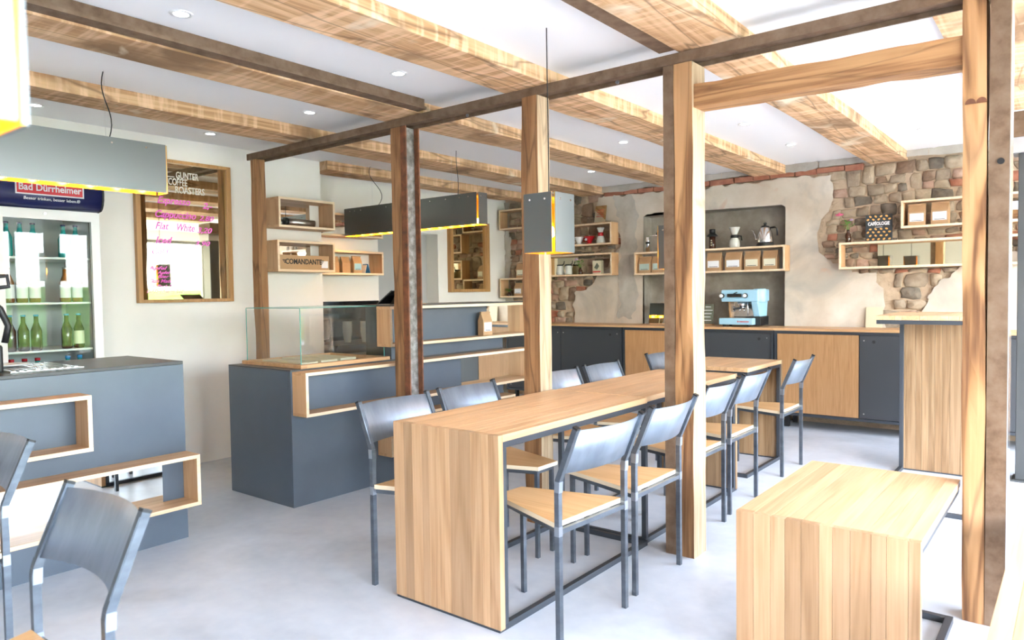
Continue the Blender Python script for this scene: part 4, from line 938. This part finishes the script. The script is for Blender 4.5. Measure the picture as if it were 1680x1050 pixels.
# book with bean pattern
bk = thing('book', 'dark hardback book with orange coffee beans standing on the right shelf', 'book', (-1.465, 7.28, 1.746)); by = 7.27
part('cover', MB().box(-1.575, by, 1.747, -1.355, by+.022, 1.99), 'book_dark', bk, .001)
text('title', 'CAFÉOLOGIE', 'print_white', .042, (-1.465, by-.0012, 1.905), (1, 0, 0), (0, 0, 1), bk, bold=.0016, sx=.72)
part('title_rule', MB().box(-1.495, by-.0014, 1.873, -1.435, by-.0002, 1.876), 'print_white', bk)
rb = random.Random(5); m = MB()
for iz, z in enumerate((1.765, 1.797, 1.829, 1.857, 1.945, 1.972)):
    for ix in range(5):
        x = -1.555+ix*.045+(iz % 2)*.02; a = rb.uniform(-.8, .8)
        if x > -1.365: continue
        pl = [(x+math.cos(a)*math.cos(t)*.0125-math.sin(a)*math.sin(t)*.0085, z+math.sin(a)*math.cos(t)*.0125+math.cos(a)*math.sin(t)*.0085) for t in [2*PI*i/10 for i in range(10)]]
        m.prism(pl, 1, by-.001, by-.0001)
part('bean_print', m, 'bean_orange', bk)
# kettle
k = thing('gooseneck_kettle', 'steel gooseneck kettle with black handle on the niche shelf', 'kettle', (-2.505, 7.28, 1.755)); kz = 1.755; kx, ky = -2.505, 7.28
part('base', MB().lathe([(.085, kz), (.085, kz+.02), (.08, kz+.028)], (kx, ky, 0), 24), 'black', k)
part('body', MB().lathe([(.076, kz+.03), (.078, kz+.045), (.07, kz+.12), (.055, kz+.175), (.042, kz+.19)], (kx, ky, 0), 24), 'chrome', k)
part('lid', MB().lathe([(.043, kz+.19), (.036, kz+.202), (.012, kz+.206), (.012, kz+.222), (.018, kz+.228), (.01, kz+.234)], (kx, ky, 0), 20), 'black', k)
part('spout', MB().tube([(kx-.07, ky, kz+.07), (kx-.095, ky, kz+.075), (kx-.105, ky, kz+.11), (kx-.12, ky, kz+.16), (kx-.145, ky, kz+.175)], .016, n=8, round_=True), 'chrome', k)
part('handle', MB().tube([(kx+.05, ky, kz+.18), (kx+.1, ky, kz+.185), (kx+.118, ky, kz+.17), (kx+.122, ky, kz+.10)], .02, n=8, round_=True), 'black', k)
# carafe with dripper
c = thing('coffee_carafe', 'glass carafe with glass dripper and black collar on the niche shelf', 'carafe', (-2.82, 7.28, 1.755)); cx, cy, cz = -2.82, 7.28, 1.755
part('jug', MB().lathe([(.05, cz+.002), (.056, cz+.02), (.05, cz+.075), (.032, cz+.10)], (cx, cy, 0), 20, cap=False), 'cup_clear', c); part('collar', MB().lathe([(.036, cz+.10), (.042, cz+.115), (.036, cz+.13)], (cx, cy, 0), 18), 'black', c)
part('dripper', MB().lathe([(.025, cz+.13), (.055, cz+.205), (.058, cz+.21), (.052, cz+.205)], (cx, cy, 0), 20, cap=False), 'cup_clear', c); part('handle', MB().tube([(cx+.035, cy, cz+.12), (cx+.07, cy, cz+.115), (cx+.075, cy, cz+.07)], .016, n=8, round_=True), 'black', c)
# press and hand grinder
p = thing('coffee_press', 'black and amber cylinder coffee press just right of the thick post', 'coffee press', (-3.06, 7.28, 1.755)); cx, cz = -3.06, 1.755
part('chamber', MB().lathe([(.03, cz), (.034, cz+.005), (.032, cz+.125)], (cx, 7.28, 0), 18), 'amber_glass', p); part('flange', MB().lathe([(.03, cz+.125), (.058, cz+.13), (.058, cz+.137), (.032, cz+.16)], (cx, 7.28, 0), 18), 'black', p); part('plunger_cap', MB().lathe([(.03, cz+.16), (.032, cz+.2), (.028, cz+.205)], (cx, 7.28, 0), 18), 'black', p)
part('scale_marks', MB().box(cx-.004, 7.2455, cz+.03, cx+.01, 7.247, cz+.042).box(cx-.004, 7.2455, cz+.055, cx+.01, 7.247, cz+.067).box(cx-.004, 7.2455, cz+.08, cx+.01, 7.247, cz+.092), 'sand_card', p)
h = thing('hand_grinder', 'slim steel hand grinder with crank on the niche shelf', 'grinder', (-3.815, 7.28, 1.755)); hx, hz = -3.815, 1.755
part('body', MB().lathe([(.024, hz), (.025, hz+.11), (.025, hz+.16), (.022, hz+.165)], (hx, 7.28, 0), 18), 'chrome', h); part('grip_band', MB().lathe([(.0265, hz+.09), (.0265, hz+.115)], (hx, 7.28, 0), 18), 'black', h); part('crank', MB().tube([(hx, 7.28, hz+.165), (hx, 7.28, hz+.18), (hx+.12, 7.28, hz+.182)], .008, n=8, round_=True), 'chrome', h); part('crank_knob', MB().lathe([(.012, hz+.183), (.016, hz+.2), (.01, hz+.215)], (hx+.12, 7.28, 0), 14), 'black', h)
# drippers in the upper left shelf
def dripper(label, x, z, mat, s=1.0):
    d = thing('coffee_dripper', label, 'dripper', (x, 7.27, z), 'coffee drippers in the shelf')
    part('base_plate', MB().lathe([(.045*s, z), (.048*s, z+.006), (.02*s, z+.012)], (x, 7.27, 0), 20), mat, d); part('cone', MB().lathe([(.022*s, z+.012), (.058*s, z+.085), (.062*s, z+.088), (.055*s, z+.084), (.018*s, z+.02)], (x, 7.27, 0), 20, cap=False), mat, d)
    part('handle', MB().tube([(x-.045*s, 7.27, z+.07), (x-.075*s, 7.26, z+.065), (x-.07*s, 7.26, z+.035), (x-.033*s, 7.27, z+.03)], .01, n=8, round_=True), mat, d); return d
dripper('white porcelain coffee dripper in the upper left shelf', -4.72, 1.886, 'porcelain'); d = dripper('red coffee dripper with white tag in the upper left shelf', -4.575, 1.886, 'red_plastic', 1.05)
part('tag', MB().box(-4.60, 7.212, 1.925, -4.575, 7.213, 1.95), 'label_white', d)
c = thing('wasp_carafe', 'hourglass glass carafe with red collar in the upper left shelf', 'carafe', (-4.42, 7.27, 1.886)); cz = 1.886
part('flask', MB().lathe([(.05, cz+.002), (.055, cz+.02), (.04, cz+.075), (.02, cz+.10), (.02, cz+.112), (.042, cz+.175), (.045, cz+.18)], (-4.42, 7.27, 0), 20, cap=False), 'cup_clear', c); part('collar', MB().lathe([(.034, cz+.085), (.03, cz+.105), (.034, cz+.125)], (-4.42, 7.27, 0), 18), 'red_plastic', c)
for x, lb in ((-5.0, 'left glass jug with black handle in the lower left shelf'), (-4.88, 'right glass jug with black handle in the lower left shelf')):
    j = thing('glass_jug', lb, 'jug', (x, 7.27, 1.531), 'glass jugs in the shelf'); z = 1.531
    part('flask', MB().lathe([(.045, z+.002), (.052, z+.02), (.042, z+.09), (.034, z+.11)], (x, 7.27, 0), 18, cap=False), 'cup_clear', j); part('collar', MB().lathe([(.037, z+.11), (.04, z+.125)], (x, 7.27, 0), 18), 'black', j); part('handle', MB().tube([(x+.035, 7.25, z+.118), (x+.075, 7.24, z+.13), (x+.085, 7.24, z+.165)], .012, n=8, round_=True), 'black', j)
b = thing('filter_box', 'small cream box with brown mark in the lower left shelf', 'box', (-4.455, 7.27, 1.531)); part('box_body', MB().box(-4.51, 7.23, 1.531, -4.40, 7.30, 1.685), 'sand_card', b, .001); part('print_mark', MB().prism([(-4.49, 1.60), (-4.45, 1.66), (-4.42, 1.62), (-4.45, 1.58)], 1, 7.2285, 7.2299), 'sage_print', b)
part('red_stripe', MB().box(-4.508, 7.2287, 1.548, -4.402, 7.2299, 1.562), 'print_red', b)
s = thing('print_card', 'tilted gold card with red lettering on the upper left shelf', 'card', (-4.44, 7.3, 2.121)); part('card', MB().prism([(7.29, 2.135), (7.296, 2.135), (7.335, 2.33), (7.329, 2.33)], 0, -4.52, -4.37), 'mirror_bronze', s)
m = MB()
for i in range(4): zz = 2.20+.025*i; yy = 7.29+.039*(zz-2.135)/.195; m.box(-4.50+.012*(i % 2), yy-.0012, zz, -4.40, yy+.0002, zz+.006)
part('red_lettering', m, 'print_red', s); part('foot_block', MB().box(-4.53, 7.275, 2.121, -4.36, 7.34, 2.135), 'box_x', s)

# ------------------------------------------------------------------ on the sideboard
SB = .950
e = thing('espresso_machine', 'pale blue espresso machine with white knobs on the oak worktop', 'espresso machine', (-2.68, 7.18, SB)); X0, X1 = -2.875, -2.495; yf = 7.03
part('drip_base', MB().box(X0-.015, yf, SB+.02, X1-.05, yf+.22, SB+.085), 'machine_blue', e, .006); part('drip_grid', MB().box(X0, yf+.012, SB+.0855, X1-.065, yf+.2, SB+.09), 'chrome', e)
part('rear_base', MB().box(X1-.15, yf+.08, SB+.012, X1+.0, yf+.32, SB+.10), 'black', e, .004); part('rear_panel', MB().box(X0+.06, yf+.215, SB+.09, X1-.08, yf+.30, SB+.25), 'black_gloss', e)
part('front_mirror', MB().box(X0+.04, yf+.205, SB+.095, X1-.09, yf+.214, SB+.25), 'chrome', e)
part('side_panel', MB().prism([(yf+.1, SB+.10), (yf+.3, SB+.10), (yf+.33, SB+.25), (yf+.03, SB+.25)], 0, X1-.075, X1-.01), 'machine_blue', e, .006); part('side_panel', MB().prism([(yf+.17, SB+.09), (yf+.3, SB+.09), (yf+.33, SB+.25), (yf+.13, SB+.25)], 0, X0+.03, X0+.05), 'box_z', e, .003)
hd = part('head', MB().box(X0, yf+.02, SB+.25, X1+.0, yf+.35, SB+.37), 'machine_blue', e, .012); part('head_shoulder', MB().lathe([(.055, SB+.245), (.06, SB+.25), (.06, SB+.372), (.055, SB+.377)], (X1-.02, yf+.12, 0), 24), 'machine_blue', e)
for kx in (X0+.015, X0+.255):
    kn = part('knob', MB().lathe([(.025, yf+.018), (.025, yf+.0), (.02, yf-.005)], (kx, 0, SB+.31), 18, axis=1), 'black', e); part('knob_cap', MB().lathe([(.018, yf-.005), (.018, yf-.02), (.012, yf-.024)], (kx, 0, SB+.31), 18, axis=1), 'porcelain', kn)
part('brew_paddle', MB().box(X0+.07, yf+.002, SB+.295, X0+.215, yf+.02, SB+.33), 'black_gloss', e, .004); part('paddle_lever', MB().tube([(X0+.14, yf, SB+.33), (X0+.18, yf-.008, SB+.345)], .01, n=8, round_=True), 'black', e)
part('group_head', MB().lathe([(.04, SB+.20), (.045, SB+.215), (.045, SB+.25)], (X0+.19, yf+.1, 0), 20), 'chrome', e); pf = part('portafilter', MB().lathe([(.03, SB+.18), (.035, SB+.20)], (X0+.19, yf+.1, 0), 20), 'chrome', e)
part('portafilter_handle', MB().tube([(X0+.19, yf+.07, SB+.19), (X0+.15, yf-.02, SB+.175)], .02, n=10, round_=True), 'black', pf); part('spout', MB().tube([(X0+.175, yf+.1, SB+.18), (X0+.165, yf+.09, SB+.155)], .012, n=8, round_=True).tube([(X0+.205, yf+.1, SB+.18), (X0+.215, yf+.09, SB+.155)], .012, n=8, round_=True), 'chrome', pf)
part('steam_wand', MB().tube([(X0+.26, yf+.06, SB+.25), (X0+.262, yf+.055, SB+.2), (X0+.268, yf+.05, SB+.11)], .01, n=8, round_=True), 'chrome', e); part('gauge', MB().lathe([(.03, yf+.18), (.03, yf+.2)], (X0+.045, 0, SB+.17), 18, axis=1), 'chrome', e); part('gauge', MB().lathe([(.03, yf+.18), (.03, yf+.2)], (X0+.295, 0, SB+.17), 18, axis=1), 'porcelain', e)
text('badge_lettering', 'la marzocco', 'print_red', .024, (X0+.235, yf-.001, SB+.053), (1, 0, 0), (0, 0, 1), e, bold=.0008)
for fx, fy in ((X0+.03, yf+.03), (X1-.1, yf+.03), (X0+.03, yf+.2), (X1-.06, yf+.28)): part('foot', MB().lathe([(.014, SB), (.018, SB+.022)], (fx, fy, 0), 12), 'black', e)
m2 = thing('mirror_tile', 'small square mirror tile in a wooden foot on the worktop', 'mirror', (-3.69, 7.22, SB)); part('tile', MB().prism([(7.21, SB+.014), (7.216, SB+.014), (7.256, SB+.235), (7.25, SB+.235)], 0, -3.775, -3.60), 'mirror', m2); part('foot_block', MB().box(-3.75, 7.19, SB, -3.60, 7.25, SB+.014), 'box_x', m2)
g2 = thing('print_card', 'sage green printed card in a wooden foot beside the coffee machine', 'card', (-3.09, 7.22, SB)); part('card', MB().prism([(7.21, SB+.014), (7.214, SB+.014), (7.248, SB+.22), (7.244, SB+.22)], 0, -3.16, -3.03), 'sage_print', g2); part('foot_block', MB().box(-3.16, 7.19, SB, -3.03, 7.25, SB+.014), 'box_x', g2)
m = MB()
for i, (a, b) in enumerate(((-3.14, -3.05), (-3.15, -3.06), (-3.13, -3.05), (-3.15, -3.04), (-3.12, -3.06))): zz = SB+.05+.035*i; yy = 7.21+.034*(zz-SB-.014)/.206; m.box(a, yy-.0015, zz, b, yy+.0005, zz+.006)
part('white_lettering', m, 'print_white', g2)
tag(part('blank_panel', MB().prism([(7.325, SB), (7.335, SB), (7.358, SB+.19), (7.348, SB+.19)], 0, -1.585, -1.44), 'sand_card'), 'plain cream panel leaning on the wall behind the bar table', 'panel')
